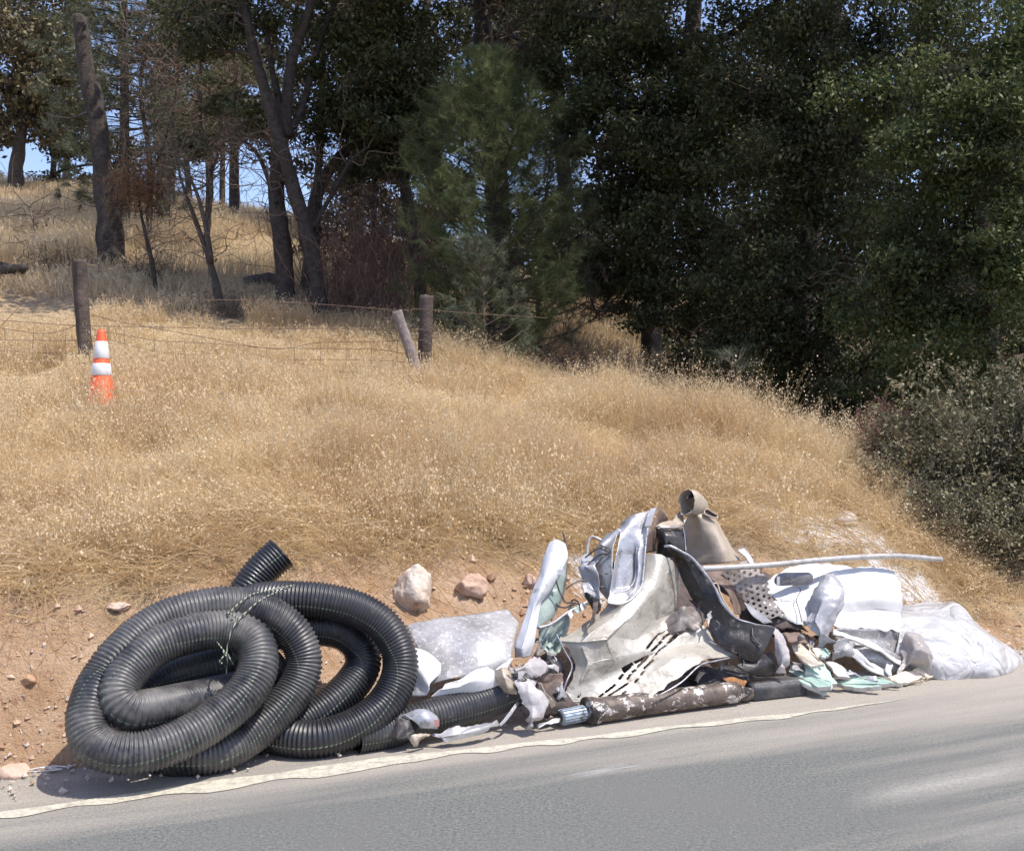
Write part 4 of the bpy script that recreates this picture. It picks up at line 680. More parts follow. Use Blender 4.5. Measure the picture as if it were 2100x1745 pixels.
bag = sheet('plastic_sheeting', zz(Z4, [[(1205, 770, -.02), (1290, 720, -.06), (1380, 695, -.1), (1440, 705, -.08)], [(1215, 830, -.06), (1320, 810, -.14), (1420, 790, -.18), (1465, 830, -.12)], [(1240, 900, -.08), (1330, 890, -.16), (1410, 890, -.18), (1455, 900, -.14)], [(1190, 1030, -.06), (1280, 985, -.1), (1360, 950, -.12), (1420, 935, -.1)]]), M['bag_clear'], None, 12, crump=.026, cs=3, torn=.01, seed=61, sharp=0.3)
tag(bag, 'dusty translucent plastic sheeting gathered against the white sack', 'plastic sheet')

# scorched cylinder with splined end
t = NT('scorched_steel')
c = t.mix(t.ramp(t.noise(6, 6, .75), .4, .55), (.028, .022, .02), (.13, .10, .08)); c = t.mix(t.ramp(t.noise(10, 6, .8, dist=.4), .545, .60), c, (.62, .58, .55)); c = t.mix(t.ramp(t.noise(25, 5, .8), .60, .66), c, (.02, .018, .018))
t.col(c); t.p(.5, .2, .5); t.bump(t.noise(20, 5, .7), .006); M['scorched'] = t.m
M['blue_grey'] = simple('blue_grey_metal', (.42, .48, .53), (.26, .32, .37), .45, .3, 14, .4, .6, .003, 40, c3=(.14, .13, .13), s3=28, lo3=.55, hi3=.62)
e0 = S(1150, 1488, -.03); e1 = S(1203, 1474, -.03); b0 = S(1206, 1473, -.03); b1 = S(1508, 1419, -.04)
for p_, r_ in ((e0, .05), (e1, .05), (b0, .068), (b1, .062)): p_[2] = max(p_[2], r_)
b0[2] = .072; e0[2] = .06; e1[2] = .067
t = thing('drive_cylinder', ((b0[0] + b1[0]) / 2, (b0[1] + b1[1]) / 2, 0), 'scorched brown and white metal cylinder with a splined blue grey end, lying by the road', 'cylinder')
mb = MB(); L_ = np.linspace(0, 1, 30)[:, None]; mb.tube(b0 * (1 - L_) + b1 * L_, np.interp(L_[:, 0], [0, .04, .06, 1], [.074, .074, .067, .061]), 28, amp=.03); mb.build('body', M['scorched'], t)
mb = MB(); mb.tube([e0 * (1 - s) + e1 * s for s in np.linspace(0, 1, 6)], .036, 20); mb.build('shaft', M['blue_grey'], t)
ax_ = (e1 - e0); L = np.linalg.norm(ax_); ax_ /= L; n1 = np.cross(ax_, [0, 0, 1]); n1 /= np.linalg.norm(n1); n3 = np.cross(ax_, n1)
for k in range(16):
    a_ = k / 16 * 2 * np.pi; dr = n1 * math.cos(a_) + n3 * math.sin(a_); tg = np.cross(ax_, dr); mb = MB()
    mb.box((e0 + e1) / 2 - ax_ * .008 + dr * .038, (L * .86, .009, .009), np.array([ax_, tg, dr]).T); mb.build('spline', M['blue_grey'], t, False)
mb = MB(); mb.tube([e0 - ax_ * .002, e0 - ax_ * .004], .024, 16); mb.build('bore', M['dark_in'], t)
mb = MB(); mb.tube([b0 + ax_ * s for s in (-.012, -.008, .006, .01)], [.07, .078, .078, .07], 28); mb.build('collar', M['scorched'], t)
mb = MB(); p_ = S(1530, 1424, -.02); p_[2] = .05; mb.tube([b1 * .9 + p_ * .1, b1, b1 * .5 + p_ * .5, p_, p_ + [.03, .015, 0]], [.05, .045, .042, .04, .034], 18, amp=.08); mb.build('end_cap', M['scorched'], t)
M['rust'] = simple('rust', (.36, .17, .06), (.22, .10, .04), .85, .1, 14, .4, .6, .006, 40, c3=(.5, .33, .2), s3=30)
o = sheet('rusty_bracket', zz(Z4, [[(-30, 1035, -.02), (60, 1045, -.04), (145, 1060, -.02)], [(-10, 1050, -.05), (70, 1075, -.08), (140, 1090, -.05)], [(40, 1080, -.04), (95, 1110, -.07), (140, 1112, -.04)]]), M['rust'], None, 7, crump=.015, torn=.015, seed=62)
tag(o, 'orange rusty bracket on the right end of the scorched cylinder', 'bracket')
mb = MB(); pB = np.array([Z4(*p) for p in [(150, 1050, 0), (540, 1062, 0)]]); pB[:, 2] = .055
ux = pB[1] - pB[0]; Lb = np.linalg.norm(ux); ux /= Lb; uz = np.array([0, 0, 1.]); uy = np.cross(uz, ux)
sec = np.array([(-.06, -.05), (-.065, .02), (-.045, .05), (.05, .055), (.065, .03), (.065, -.05)]); st_ = [0, .02, .1, Lb - .1, Lb - .02, Lb]; sg = [.8, .97, 1, 1, .97, .82]
Vb = np.array([[pB[0] + ux * s_ + uy * a * g + uz * (b * g) for a, b in sec] for s_, g in zip(st_, sg)]); k = 6; i = np.arange(len(st_) - 1)[:, None] * k; j = np.arange(k)[None]; j2 = (j + 1) % k
Vf = np.vstack([Vb.reshape(-1, 3), Vb[0].mean(0)[None], Vb[-1].mean(0)[None]]); jj = np.arange(k); e_ = (len(st_) - 1) * k
M['box_black'] = simple('box_black', (.03, .032, .04), (.10, .095, .09), .5, 0, 7, .4, .65, .004, 30, c3=(.2, .18, .16), s3=18)
o = mesh('black_box', Vf, np.stack([i + j, i + j2, i + k + j2, i + k + j], -1).reshape(-1, 4)[:, ::-1], np.vstack([np.stack([jj, (jj + 1) % k, np.full(k, e_ + k)], -1), np.stack([e_ + (jj + 1) % k, e_ + jj, np.full(k, e_ + k + 1)], -1)]), M['box_black'], None, False)
tag(o, 'dusty black metal box lying between the cylinder and the green wallboard', 'box')
md = o.modifiers.new('b', 'BEVEL'); md.width = .008; md.segments = 2
# dark sheets filling the hollow under the beige panel and behind the cylinder
o = sheet('black_sheet', zz(Z3, [[(1050, 1440, .1), (1250, 1330, .12), (1450, 1300, .14), (1750, 1330, .16)], [(1000, 1520, .06), (1250, 1440, .08), (1500, 1420, .1), (1800, 1420, .12)], [(950, 1620, .02), (1250, 1540, .03), (1550, 1500, .05), (1900, 1540, .06)]]), M['black'], None, 8, crump=.02, torn=.02, seed=63)
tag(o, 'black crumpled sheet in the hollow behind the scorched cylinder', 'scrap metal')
o = sheet('dark_fill_sheet', zz(Z3, [[(0, 1350, .06), (120, 1300, .05), (270, 1290, .05)], [(0, 1560, .02), (140, 1500, .02), (230, 1480, .02)], [(30, 1720, .0), (200, 1680, .0), (400, 1665, .0)]]), M['dark_in'], None, 8, crump=.02, torn=.02, seed=64)
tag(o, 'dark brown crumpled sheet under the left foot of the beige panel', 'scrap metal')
# scraps at the front left
o = thing('foil_wrapper', Z5(500, 1400), 'crumpled silver foil over a black plastic bag in front of the drain pipe', 'rubbish')
sheet('foil', zz(Z5, [[(380, 1215, -.06), (450, 1160, -.08), (580, 1155, -.09), (700, 1200, -.08)], [(400, 1230, -.1), (560, 1220, -.12), (680, 1240, -.12), (770, 1260, -.1)], [(560, 1260, -.1), (600, 1310, -.12), (700, 1320, -.12), (780, 1320, -.1)]]), M['silver'], o, 8, crump=.02, cs=14, seed=65)
sheet('black_bag', zz(Z5, [[(300, 1250, -.02), (400, 1225, -.06), (560, 1225, -.08)], [(270, 1340, -.04), (400, 1320, -.08), (575, 1310, -.09)], [(280, 1400, -.05), (400, 1420, -.1), (530, 1410, -.09)], [(300, 1420, -.0), (400, 1430, -.04), (520, 1418, -.04)]]), M['black'], o, 8, crump=.015, cs=9, seed=66, sharp=.92)
mb = MB(); mb.box(Z5(752, 1268, -.13), (.03, .006, .035)); M['red'] = simple('red_print', (.6, .2, .17), (.5, .3, .28)); mb.build('red_tag', M['red'], o, False)
o = sheet('metal_strip', zz(Z5, [[(700, 1350, -.1), (900, 1300, -.1), (1100, 1290, -.1), (1310, 1240, -.08)], [(760, 1400, -.12), (920, 1375, -.14), (1130, 1330, -.13), (1320, 1262, -.1)], [(830, 1462, -.12), (1000, 1405, -.12), (1160, 1350, -.11), (1335, 1288, -.09)]]), M['grey_metal'], None, 12, crump=.006, torn=.018, seed=67)
tag(o, 'flat torn grey metal strip lying on the shoulder in front of the drain pipe', 'scrap metal')
o = sheet('small_bracket', zz(Z5, [[(495, 1405, -.1), (530, 1380, -.12), (610, 1350, -.12), (720, 1350, -.1)], [(540, 1480, -.1), (560, 1440, -.13), (610, 1390, -.14), (700, 1385, -.12)], [(545, 1495, -.08), (590, 1480, -.1), (600, 1430, -.1), (640, 1420, -.1)]]), M['tan'], None, 8, crump=.008, torn=.01, seed=68)
tag(o, 'small bent brown bracket on the shoulder beside the black plastic bag', 'bracket')
o = sheet('rubber_strap', zz(Z5, [[(1490, 1070, -.08), (1510, 1090, -.08)], [(1430, 1150, -.1), (1455, 1170, -.1)], [(1370, 1230, -.1), (1400, 1245, -.1)], [(1325, 1285, -.1), (1345, 1300, -.1)]]), M['grey_metal'], None, 6, crump=.003, seed=69)
tag(o, 'dark flat strap leaning between the drain pipe and the torn housing', 'strap')
o = sheet('flat_shard', zz(Z5, [[(1660, 1270, -.05), (1780, 1240, -.05), (1900, 1220, -.05)], [(1680, 1310, -.07), (1800, 1290, -.07), (1880, 1260, -.07)]]), M['grey_metal'], None, 6, crump=.005, torn=.01, seed=70)
tag(o, 'flat grey shard on the shoulder just left of the splined end', 'scrap metal')
mb = MB(); base_ = ground(100, 1598, 4.3, 6); th = np.linspace(0, 2 * np.pi * 1.4, 50)
mb.tube(np.stack([base_[0] + .10 * np.cos(th) * (1 - .05 * th), base_[1] + .035 * np.sin(th) - .02, .02 + .012 * np.sin(th * .7 + 1) ** 2], -1), .003, 6)
tag(mb.build('wire_loop', M['white_paint']), 'thin white wire loop on the shoulder at the foot of the bank', 'wire')

# ---------------------------------------------------------------- stones
def rock(U, V, wpx, hpx, label, m, seed=1, d=None, sink=.3, name='rock', grp=None, sub=4, cat='rock'):
    p = ground(U, V + hpx * .4) if d is None else W(U, V, d)
    s = p[1] / F; w = wpx * s / 2; h = hpx * s / 2
    n = 12 * sub; th = np.linspace(0, np.pi, n // 2 + 1)[:, None]; ph = np.linspace(0, 2 * np.pi, n, endpoint=False)[None]
    D = np.stack([np.sin(th) * np.cos(ph), np.sin(th) * np.sin(ph), np.cos(th) * np.ones_like(ph)], -1)
    rk = R(seed + 700); pn = rk.normal(0, 1, (16, 3)); pn /= np.linalg.norm(pn, axis=1)[:, None]; ph_ = rk.uniform(.72, 1.05, 16)
    dt = D @ pn.T; r = np.minimum(1.12, np.where(dt > .12, ph_ / np.maximum(dt, .12), 9).min(-1)) * (1 + .12 * fbm(D * 1.3 + seed * 7, 2, seed)); rid = .05 * fbm(D * 5 + seed, 3, seed + 3) - .05 * np.abs(fbm(D * 11 + seed, 2, seed + 4))
    V_ = D * (r + rid)[..., None] * [w, w * .8, h]; V_ = V_ + [p[0], p[1] + w * .25, p[2] + h * (1 - sink)]
    a, b = V_.shape[:2]; i = np.arange(a - 1)[:, None] * b; j = np.arange(b)[None]; j2 = (j + 1) % b
    o = mesh(name, V_.reshape(-1, 3), np.stack([i + j, i + b + j, i + b + j2, i + j2], -1).reshape(-1, 4), None, m, None, True)
    tag(o, label, cat, grp); return o
M['rock_pale'] = simple('rock_pale', (.66, .58, .48), (.52, .38, .28), .85, 0, 9, .4, .62, .02, 14, c3=(.34, .2, .13), s3=11, lo3=.6, hi3=.72)
M['rock_pink'] = simple('rock_pink', (.58, .42, .33), (.46, .3, .21), .9, 0, 7, .4, .65, .012, 20)
M['rock_white'] = simple('rock_white', (.55, .50, .46), (.40, .35, .31), .9, 0, 9, .4, .65, .02, 20)
rock(845, 1205, 80, 105, 'large pale craggy rock half set in the dirt bank above the coil', M['rock_pale'], 3, sink=.45)
rock(965, 1202, 62, 52, 'pinkish rounded rock in the dirt bank right of the large pale one', M['rock_pink'], 5, sink=.5)
rock(1088, 1193, 28, 34, 'small pink stone in the bank beside the white bent strip', M['rock_pink'], 7)
rock(530, 1027, 28, 18, 'small white stone lying in the dry grass', M['rock_white'], 9, sink=0)
rock(1738, 1066, 50, 30, 'pale stone behind the heap in the spilled white powder', M['rock_white'], 11, sink=.2)
rock(22, 1592, 70, 40, 'pinkish stone at the foot of the bank by the white wire loop', M['rock_pink'], 12, sink=.3)
rock(55, 1400, 40, 28, 'reddish clod in the bare dirt left of the coil', simple('clod', (.44, .28, .17), (.36, .21, .13), .95, 0, 9), 14, sink=.5)
rock(240, 1250, 52, 20, 'low ledge stone in the bank above the coil', M['rock_pink'], 15, sink=.5)
rng = R(7); xg = []; yg = []; sg = []
nG = 4200
xa = rng.uniform(-3.0, 5.0, nG); ya = rng.gamma(1.0, .22, nG) * np.where(rng.random(nG) < .3, -1, 1) * .9
ya = np.where(ya < -.45, rng.uniform(-.3, 1, nG), ya); yb = ya + foot(xa)
zb = np.where(ya < .03, .012, ht(xa, yb)); szg = rng.gamma(2.2, .0028, nG) + .002
ico = np.array([[1, 0, 0], [-1, 0, 0], [0, 1, 0], [0, -1, 0], [0, 0, 1], [0, 0, -1]], float); icf = np.array([[0, 2, 4], [2, 1, 4], [1, 3, 4], [3, 0, 4], [2, 0, 5], [1, 2, 5], [3, 1, 5], [0, 3, 5]])
Vg = (ico[None] * rng.uniform(.5, 1.2, (nG, 6, 1)) * szg[:, None, None]) + rng.normal(0, .15, (nG, 6, 3)) * szg[:, None, None] + np.stack([xa, yb, zb + szg * .3], -1)[:, None]
t = NT('gravel'); c = t.mix(t.attr('rnd'), (.30, .22, .16), (.62, .55, .47)); t.col(c); t.p(.9)
mesh('loose_gravel', Vg.reshape(-1, 3), None, (icf[None] + np.arange(nG)[:, None, None] * 6).reshape(-1, 3), t.m, None, False, origin=(0, 0, 0), attrs={'rnd': np.repeat(rng.random(nG), 6)})['kind'] = 'stuff'
# dark sheets inside the heap, added as the shade behind the slots and gaps
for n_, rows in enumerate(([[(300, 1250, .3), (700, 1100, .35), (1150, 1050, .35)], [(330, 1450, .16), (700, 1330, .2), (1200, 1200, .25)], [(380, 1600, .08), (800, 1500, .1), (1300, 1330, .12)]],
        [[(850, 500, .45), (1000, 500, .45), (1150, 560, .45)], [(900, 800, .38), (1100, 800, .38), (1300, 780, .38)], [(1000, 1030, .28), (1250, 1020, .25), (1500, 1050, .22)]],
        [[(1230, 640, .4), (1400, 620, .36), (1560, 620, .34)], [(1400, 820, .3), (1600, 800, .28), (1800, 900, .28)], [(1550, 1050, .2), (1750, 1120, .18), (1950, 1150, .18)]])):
    o = sheet('dark_fill_sheet', zz(Z3, rows), M['dark_in'], None, 8, crump=.02, torn=.02, seed=80 + n_)
    tag(o, ['dark sheet added as shade behind the slots of the beige panel', 'dark sheet added as shade in the gap between the beige panel and the black fender', 'dark sheet added as shade behind the perforated panel'][n_], 'scrap metal')

# ---------------------------------------------------------------- cone
g = ground(208, 834, 8, 12); s_ = g[1] / F
t = NT('cone_orange'); t.col(t.mix(t.ramp(t.noise(12, 4), .4, .7), (.78, .10, .025), (.70, .16, .07))); t.p(.5); M['orange'] = t.m
M['reflect'] = simple('cone_white', (.76, .76, .78), (.6, .6, .62), .4, 0, 16, .5, .75, 0)
H = 158 * s_
t = thing('traffic_cone', g, 'orange traffic cone with two white collars in the dry grass by the old fence post', 'traffic cone')
def lathe(prof, k=36, c=(0, 0, 0)):
    mb = MB(); pr = np.array(prof); th = np.arange(k) / k * 2 * np.pi; V = np.stack([pr[:, 0:1] * np.cos(th), pr[:, 0:1] * np.sin(th), pr[:, 1:2] * np.ones(k)], -1) + np.asarray(c)
    i = np.arange(len(pr) - 1)[:, None] * k; j = np.arange(k)[None]; j2 = (j + 1) % k
    return mb.add(V.reshape(-1, 3), np.stack([i + j, i + j2, i + k + j2, i + k + j], -1).reshape(-1, 4))
rb, rt = 28 * s_, 8 * s_
def rz(z): return rb + (rt - rb) * z / H
lathe([(rb * 1.0, -.03), (rb, .02), (rz(.3 * H) + .002, .3 * H), (rz(.31 * H), .31 * H), (rz(H * .97), H * .97), (rz(H) * .8, H), (rz(H) * .55, H), (rz(H) * .5, H * .9)], c=g).build('body', M['orange'], t)
lathe([(rz(.40 * H) + .001, .405 * H), (rz(.40 * H) + .004, .41 * H), (rz(.56 * H) + .004, .555 * H), (rz(.56 * H) + .001, .56 * H)], c=g).build('lower_collar', M['reflect'], t)
lathe([(rz(.625 * H) + .001, .625 * H), (rz(.63 * H) + .004, .63 * H), (rz(.84 * H) + .004, .84 * H), (rz(.845 * H) + .001, .845 * H)], c=g).build('upper_collar', M['reflect'], t)
mb = MB(); mb.box(g + [0, 0, -.005], (.38, .38, .035)); o = mb.build('base', simple('cone_base', (.55, .42, .34), (.42, .3, .22)), t, False); md = o.modifiers.new('b', 'BEVEL'); md.width = .01

# ---------------------------------------------------------------- fence
def fy(U): a = (U - CU) / F; return 12.386 / (1 - .196 * a)
M['post'] = simple('old_post', (.045, .033, .027), (.11, .085, .07), .95, 0, 5, .35, .65, .02, 22)
M['post_grey'] = simple('grey_post', (.19, .15, .135), (.31, .27, .25), .95, 0, 6, .35, .65, .02, 22)
def post(pts, w, m, label, seed, dd=0.):
    d0 = fy(pts[0][0]) + dd; P = np.array([W(u, v, d0) for u, v in pts]); b = P[-1] + (P[-1] - P[-2]) / np.linalg.norm(P[-1] - P[-2]) * .35
    C = catmull(np.vstack([P, b]), 8); mb = MB(); r = w * d0 / F / 2; n = len(C)
    T, N, B = frames(C); k = 14; th = np.arange(k) / k * 2 * np.pi
    prof = 1 + .16 * fbm(np.stack([np.cos(th) * 2, np.sin(th) * 2, th * 0 + seed], -1), 3, seed)
    V = C[:, None] + (r * prof)[None, :, None] * (np.cos(th)[None, :, None] * N[:, None] + np.sin(th)[None, :, None] * B[:, None])
    V = V + (.006 * fbm(V * [25, 25, 4], 3, seed))[..., None]; V[0] += T[0] * (.025 * fbm(V[0] * 30, 2, seed))[:, None]
    i = np.arange(n - 1)[:, None] * k; j = np.arange(k)[None]; j2 = (j + 1) % k; Vv = np.vstack([V.reshape(-1, 3), C[:1]])
    jj = np.arange(k); o = mesh('fence_post', Vv, np.stack([i + j, i + j2, i + k + j2, i + k + j], -1).reshape(-1, 4), np.stack([(jj + 1) % k, jj, np.full(k, n * k)], -1), m, None, True)
    return tag(o, label, 'fence post', 'old wooden fence posts')
post([(162, 533), (166, 600), (172, 690), (180, 760)], 27, M['post'], 'upright dark fence post just behind the traffic cone', 1)
post([(876, 607), (874, 680), (870, 775)], 27, M['post'], 'upright dark fence post behind the leaning one, by the young pine', 2, .15)
post([(814, 638), (832, 690), (852, 748), (868, 790)], 22, M['post_grey'], 'grey weathered fence post leaning against its upright neighbour', 3, -.1)
M['fence_wire'] = simple('fence_wire', (.16, .10, .07), (.24, .17, .13), .8, .2, 5, bump=0)
fw = thing('wire_fence', W(500, 770, fy(500)), 'sagging rusty wire mesh fence strung between the old posts in the grass', 'fence')
def fz_(x, y): return (x * .4492, 580.5 + y * .4492)
ST = [[(-60, 168), (0, 170), (350, 195), (420, 196), (700, 201), (1200, 210), (1750, 205), (1935, 212)], [(420, 145), (560, 180), (950, 250), (1250, 300), (1460, 272), (1700, 268), (1850, 262), (1935, 260)], [(420, 210), (700, 260), (850, 270), (1100, 285), (1230, 297), (1700, 302), (1830, 320), (1940, 322)],
      [(430, 240), (700, 310), (860, 325), (1090, 345), (1230, 352), (1400, 350), (1700, 352), (1880, 365)], [(440, 320), (550, 340), (860, 375), (1090, 395), (1400, 400), (1870, 415)], [(440, 360), (550, 380), (860, 410), (1250, 430), (1600, 435), (1880, 442)],
      [(-60, 200), (0, 205), (180, 230), (290, 215), (360, 185)], [(-60, 256), (0, 258), (200, 262), (350, 262)], [(0, 308), (150, 316), (300, 322), (360, 325)], [(-60, 362), (0, 365), (350, 366)], [(-40, 240), (0, 200), (100, 95), (190, -10)],
      [(420, 60), (900, 75), (1200, 82), (1500, 100), (1800, 122), (1935, 120), (2100, 135), (2500, 160)]]
for st_ in ST:
    P = np.array([W(*fz_(x, y), fy(fz_(x, y)[0])) for x, y in st_]); C = catmull(P, 10)
    MB().tube(C, .0032, 4).build('wire', M['fence_wire'], fw)
for n_, x in enumerate([20, 150, 300, 495, 570, 703, 840, 966, 1092, 1218, 1343, 1462, 1582, 1697, 1815]):
    top = 200 if x < 400 else np.interp(x, [570, 840, 1218, 1460, 1900], [200, 255, 290, 275, 262]); bot = 375 if x < 400 else 440
    P = np.array([W(*fz_(x + 3 * math.sin(y * .03 + n_), y), fy(fz_(x, y)[0])) for y in np.linspace(top, bot + 15, 9)])
    MB().tube(P, .0028, 4).build('stay_wire', M['fence_wire'], fw)
o = MB(); P = np.array([W(80, 700, fy(80)), W(300, 760, fy(80))])

# ---------------------------------------------------------------- instancing of ground cover
def instancer(name, pts, rotz, scale, idx, variants, kind='stuff'):
    col = bpy.data.collections.new(name + '_kinds')
    for v in variants: col.objects.link(v)
    me = bpy.data.meshes.new(name); me.vertices.add(len(pts)); me.vertices.foreach_set('co', np.asarray(pts, np.float32).ravel())
    for k, a, ty in (('rot', rotz, 'FLOAT_VECTOR'), ('scl', scale, 'FLOAT_VECTOR'), ('idx', idx, 'INT')):
        at = me.attributes.new(k, ty, 'POINT')
        at.data.foreach_set('vector' if ty == 'FLOAT_VECTOR' else 'value', np.asarray(a, np.int32 if ty == 'INT' else np.float32).ravel())
    o = bpy.data.objects.new(name, me); COL.objects.link(o); o['kind'] = kind
    ng = bpy.data.node_groups.new(name, 'GeometryNodeTree')
    ng.interface.new_socket('Geometry', in_out='INPUT', socket_type='NodeSocketGeometry'); ng.interface.new_socket('Geometry', in_out='OUTPUT', socket_type='NodeSocketGeometry')
    N = ng.nodes; L = ng.links; gi = N.new('NodeGroupInput'); go = N.new('NodeGroupOutput')
    ci = N.new('GeometryNodeCollectionInfo'); ci.inputs['Collection'].default_value = col; ci.inputs['Separate Children'].default_value = True; ci.inputs['Reset Children'].default_value = True
    ip = N.new('GeometryNodeInstanceOnPoints'); ip.inputs['Pick Instance'].default_value = True
    def at(k, ty): x = N.new('GeometryNodeInputNamedAttribute'); x.data_type = ty; x.inputs['Name'].default_value = k; return x.outputs['Attribute']
    e = N.new('FunctionNodeEulerToRotation'); L.new(at('rot', 'FLOAT_VECTOR'), e.inputs[0])
    L.new(gi.outputs[0], ip.inputs['Points']); L.new(ci.outputs[0], ip.inputs['Instance']); L.new(at('idx', 'INT'), ip.inputs['Instance Index'])
    L.new(e.outputs[0], ip.inputs['Rotation']); L.new(at('scl', 'FLOAT_VECTOR'), ip.inputs['Scale']); L.new(ip.outputs[0], go.inputs[0])
    md = o.modifiers.new('scatter', 'NODES'); md.node_group = ng; return o
def blade_clump(name, n, rad, h, w, lean, m, seed, seeds=0, flat=0.):
    rng = R(seed); V = []; T = []; A = []; c = 0
    a = rng.uniform(0, 2 * np.pi, n); rr = rad * np.sqrt(rng.random(n)); bx, by = rr * np.cos(a), rr * np.sin(a)
    hh = h * rng.uniform(.55, 1.15, n); az = rng.uniform(0, 2 * np.pi, n) ; ln = lean * rng.uniform(.3, 1.6, n) * (1 + flat * 3)
    for i in range(n):
        d = np.array([math.cos(az[i]), math.sin(az[i]), 0]); sd = np.array([-d[1], d[0], 0]) if rng.random() < .5 else np.array([math.cos(az[i] + .7), math.sin(az[i] + .7), 0])
        b = np.array([bx[i], by[i], -.02]); K = 4; v = []
        hz_ = hh[i] * (1 - .75 * flat)
        for k in range(K):
            s = k / (K - 1); p = b + d * ln[i] * hh[i] * s ** 1.7 + np.array([0, 0, hz_ * (s - .18 * s * s * (1 + flat))]); ww = w * (1 - .8 * s) / 2
            v += [p - sd * ww, p + sd * ww]
        V += v
        for k in range(K - 1): T += [[c + 2 * k, c + 2 * k + 1, c + 2 * k + 3], [c + 2 * k, c + 2 * k + 3, c + 2 * k + 2]]
        c += 2 * K; A += [rng.random() * .9] * (2 * K)
        if rng.random() < seeds:
            for _ in range(rng.integers(3, 7)):
                s = rng.uniform(.7, 1.05); p = b + d * ln[i] * hh[i] * s ** 1.7 + np.array([0, 0, hz_ * (s - .18 * s * s)]) + rng.normal(0, .016, 3)
                e = rng.normal(0, 1, 3); e /= np.linalg.norm(e); L = rng.uniform(.010, .018) * max(1, w / .003) ** .5; f = np.cross(e, [0, 0, 1.]); f /= np.linalg.norm(f) + 1e-6
                V += [p, p - np.array([0, 0, L]) * .6 + e * L * .5, p + f * L * .42 - np.array([0, 0, L * .4]), p + e * .3 * L - f * L * .3 - np.array([0, 0, L * .3])]
                T += [[c, c + 1, c + 2], [c, c + 3, c + 1]]; A += [1.] * 4; c += 4
    o = mesh(name, np.array(V), None, np.array(T), m, None, False, origin=(0, 0, 0), attrs={'rnd': A}); COL.objects.unlink(o); return o
near = [blade_clump('grass_tile', 560, .30, [.27, .33, .22, .38, .28, .3, .34][i], .0036, [.42, .7, .5, .35, .9, .45, .6][i], M['grass'], 100 + i, [.08, .25, .05, .4, .05, .2, .1][i]) for i in range(7)]
lipc = [blade_clump('grass_clump', 40, .09, .27, .0034, .5, M['grass'], 110 + i, .35) for i in range(5)]
mid = [blade_clump('grass_tile_mid', 620, .48, .32, .006, .38, M['grass'], 120 + i, .3) for i in range(5)]
farc = [blade_clump('grass_tile_far', 620, .95, .42, .014, .3, M['grass_far'], 140 + i, .15) for i in range(4)]
strw = [blade_clump('straw_clump', 22, .12, .22, .0036, .42, M['grass'], 160 + i, .1, flat=.8) for i in range(5)]
rng = R(11)
def scatter(n, x0, x1, y0, y1, dens):
    x = rng.uniform(x0, x1, n); yp = rng.uniform(y0, y1, n); y = yp + foot(x)
    a = x / y; k = (a > -.60) & (a < .60) & (rng.random(n) < dens(x, y, yp)); return x[k], y[k]
def tiles(x0, x1, y0, y1, sp, dens):
    gx, gy = np.meshgrid(np.arange(x0, x1, sp), np.arange(y0, y1, sp)); x = gx.ravel() + rng.uniform(-.3, .3, gx.size) * sp; yp = gy.ravel() + rng.uniform(-.3, .3, gx.size) * sp; y = yp + foot(x)
    a = x / y; k = (a > -.58) & (a < .58) & (rng.random(x.size) < dens(x, y, yp)); return x[k], y[k]
cone_g = g.copy()
gaps = [(cone_g[0], cone_g[1] - .55, .26, .55)] + [(W(u, 760, d_)[0], d_ - .55, .22, .5) for u, d_ in ((176, fy(176)), (866, fy(866) - .1), (846, fy(846) - .1))]
def conegap(x, y):
    r = np.ones_like(x)
    for a_, b_, c_, e_ in gaps: r = r * np.clip((np.hypot((x - a_) / c_, (y - b_) / e_) - .9) / .35, 0, 1)
    return r
def put(name, x, y, variants, s0, s1, lean=.15, pz=0, tilt=0.):
    n = len(x); z = ht(x, y) + pz; s = rng.uniform(s0, s1, n); e = .15
    gx = (ht0(x + e, y) - ht0(x - e, y)) / (2 * e) * tilt; gy = (ht0(x, y + e) - ht0(x, y - e)) / (2 * e) * tilt; yaw = rng.uniform(0, 6.283, n); ln = rng.normal(0, lean, (n, 2)) * (1 - tilt)
    if tilt:
        from mathutils import Matrix
        rot = []
        for i in range(n):
            u = Vector((1, 0, gx[i])).normalized(); w = Vector((-gx[i], -gy[i], 1)).normalized(); v = w.cross(u)
            m3 = Matrix((u, v, w)).transposed() @ Matrix.Rotation(yaw[i], 3, 'Z'); rot.append(m3.to_euler())
        rot = np.array(rot)
    else: rot = np.stack([ln[:, 0], ln[:, 1], yaw], -1)
    hs = np.clip(1.02 + .8 * n2(x, y, 1.3, 3, 61), .5, 1.6)
    sc3 = np.stack([np.ones(n) if tilt else s, np.ones(n) if tilt else s, s * hs], -1)
    return instancer(name, np.stack([x, y, z], -1), rot, sc3, rng.integers(0, len(variants), n), variants)
def pwd_(x, y): return np.exp(-((x - pw[0]) / .6) ** 2 - ((y - pw[1]) / .3) ** 2) + np.exp(-((x - pw2[0]) / .4) ** 2 - ((y - pw2[1]) / .3) ** 2) + np.exp(-((x - pw3[0]) / .5) ** 2 - ((y - pw3[1]) / .3) ** 2)
T0 = lambda x: np.interp(x, [-6, -2.56, -2.04, -1.55, -.9, -.15, .65, 1.5, 2.5, 4], [.62, .60, .62, .85, 1.05, 1.0, .85, .75, .5, .2])
def d_near(x, y, yp):
    e = yp - T0(x) - .2 * n2(x, y, 2.5, 2, 33) - .62; return (e > 0) * np.clip(1.0 - 2.5 * pwd_(x, y), 0, 1) * conegap(x, y) * (1 - .8 * duffw(x, y))
x, y = tiles(-4.4, 5.4, .5, 4.3, .36, d_near); put('dry_grass', x, y, near, .75, 1.2, tilt=1.)
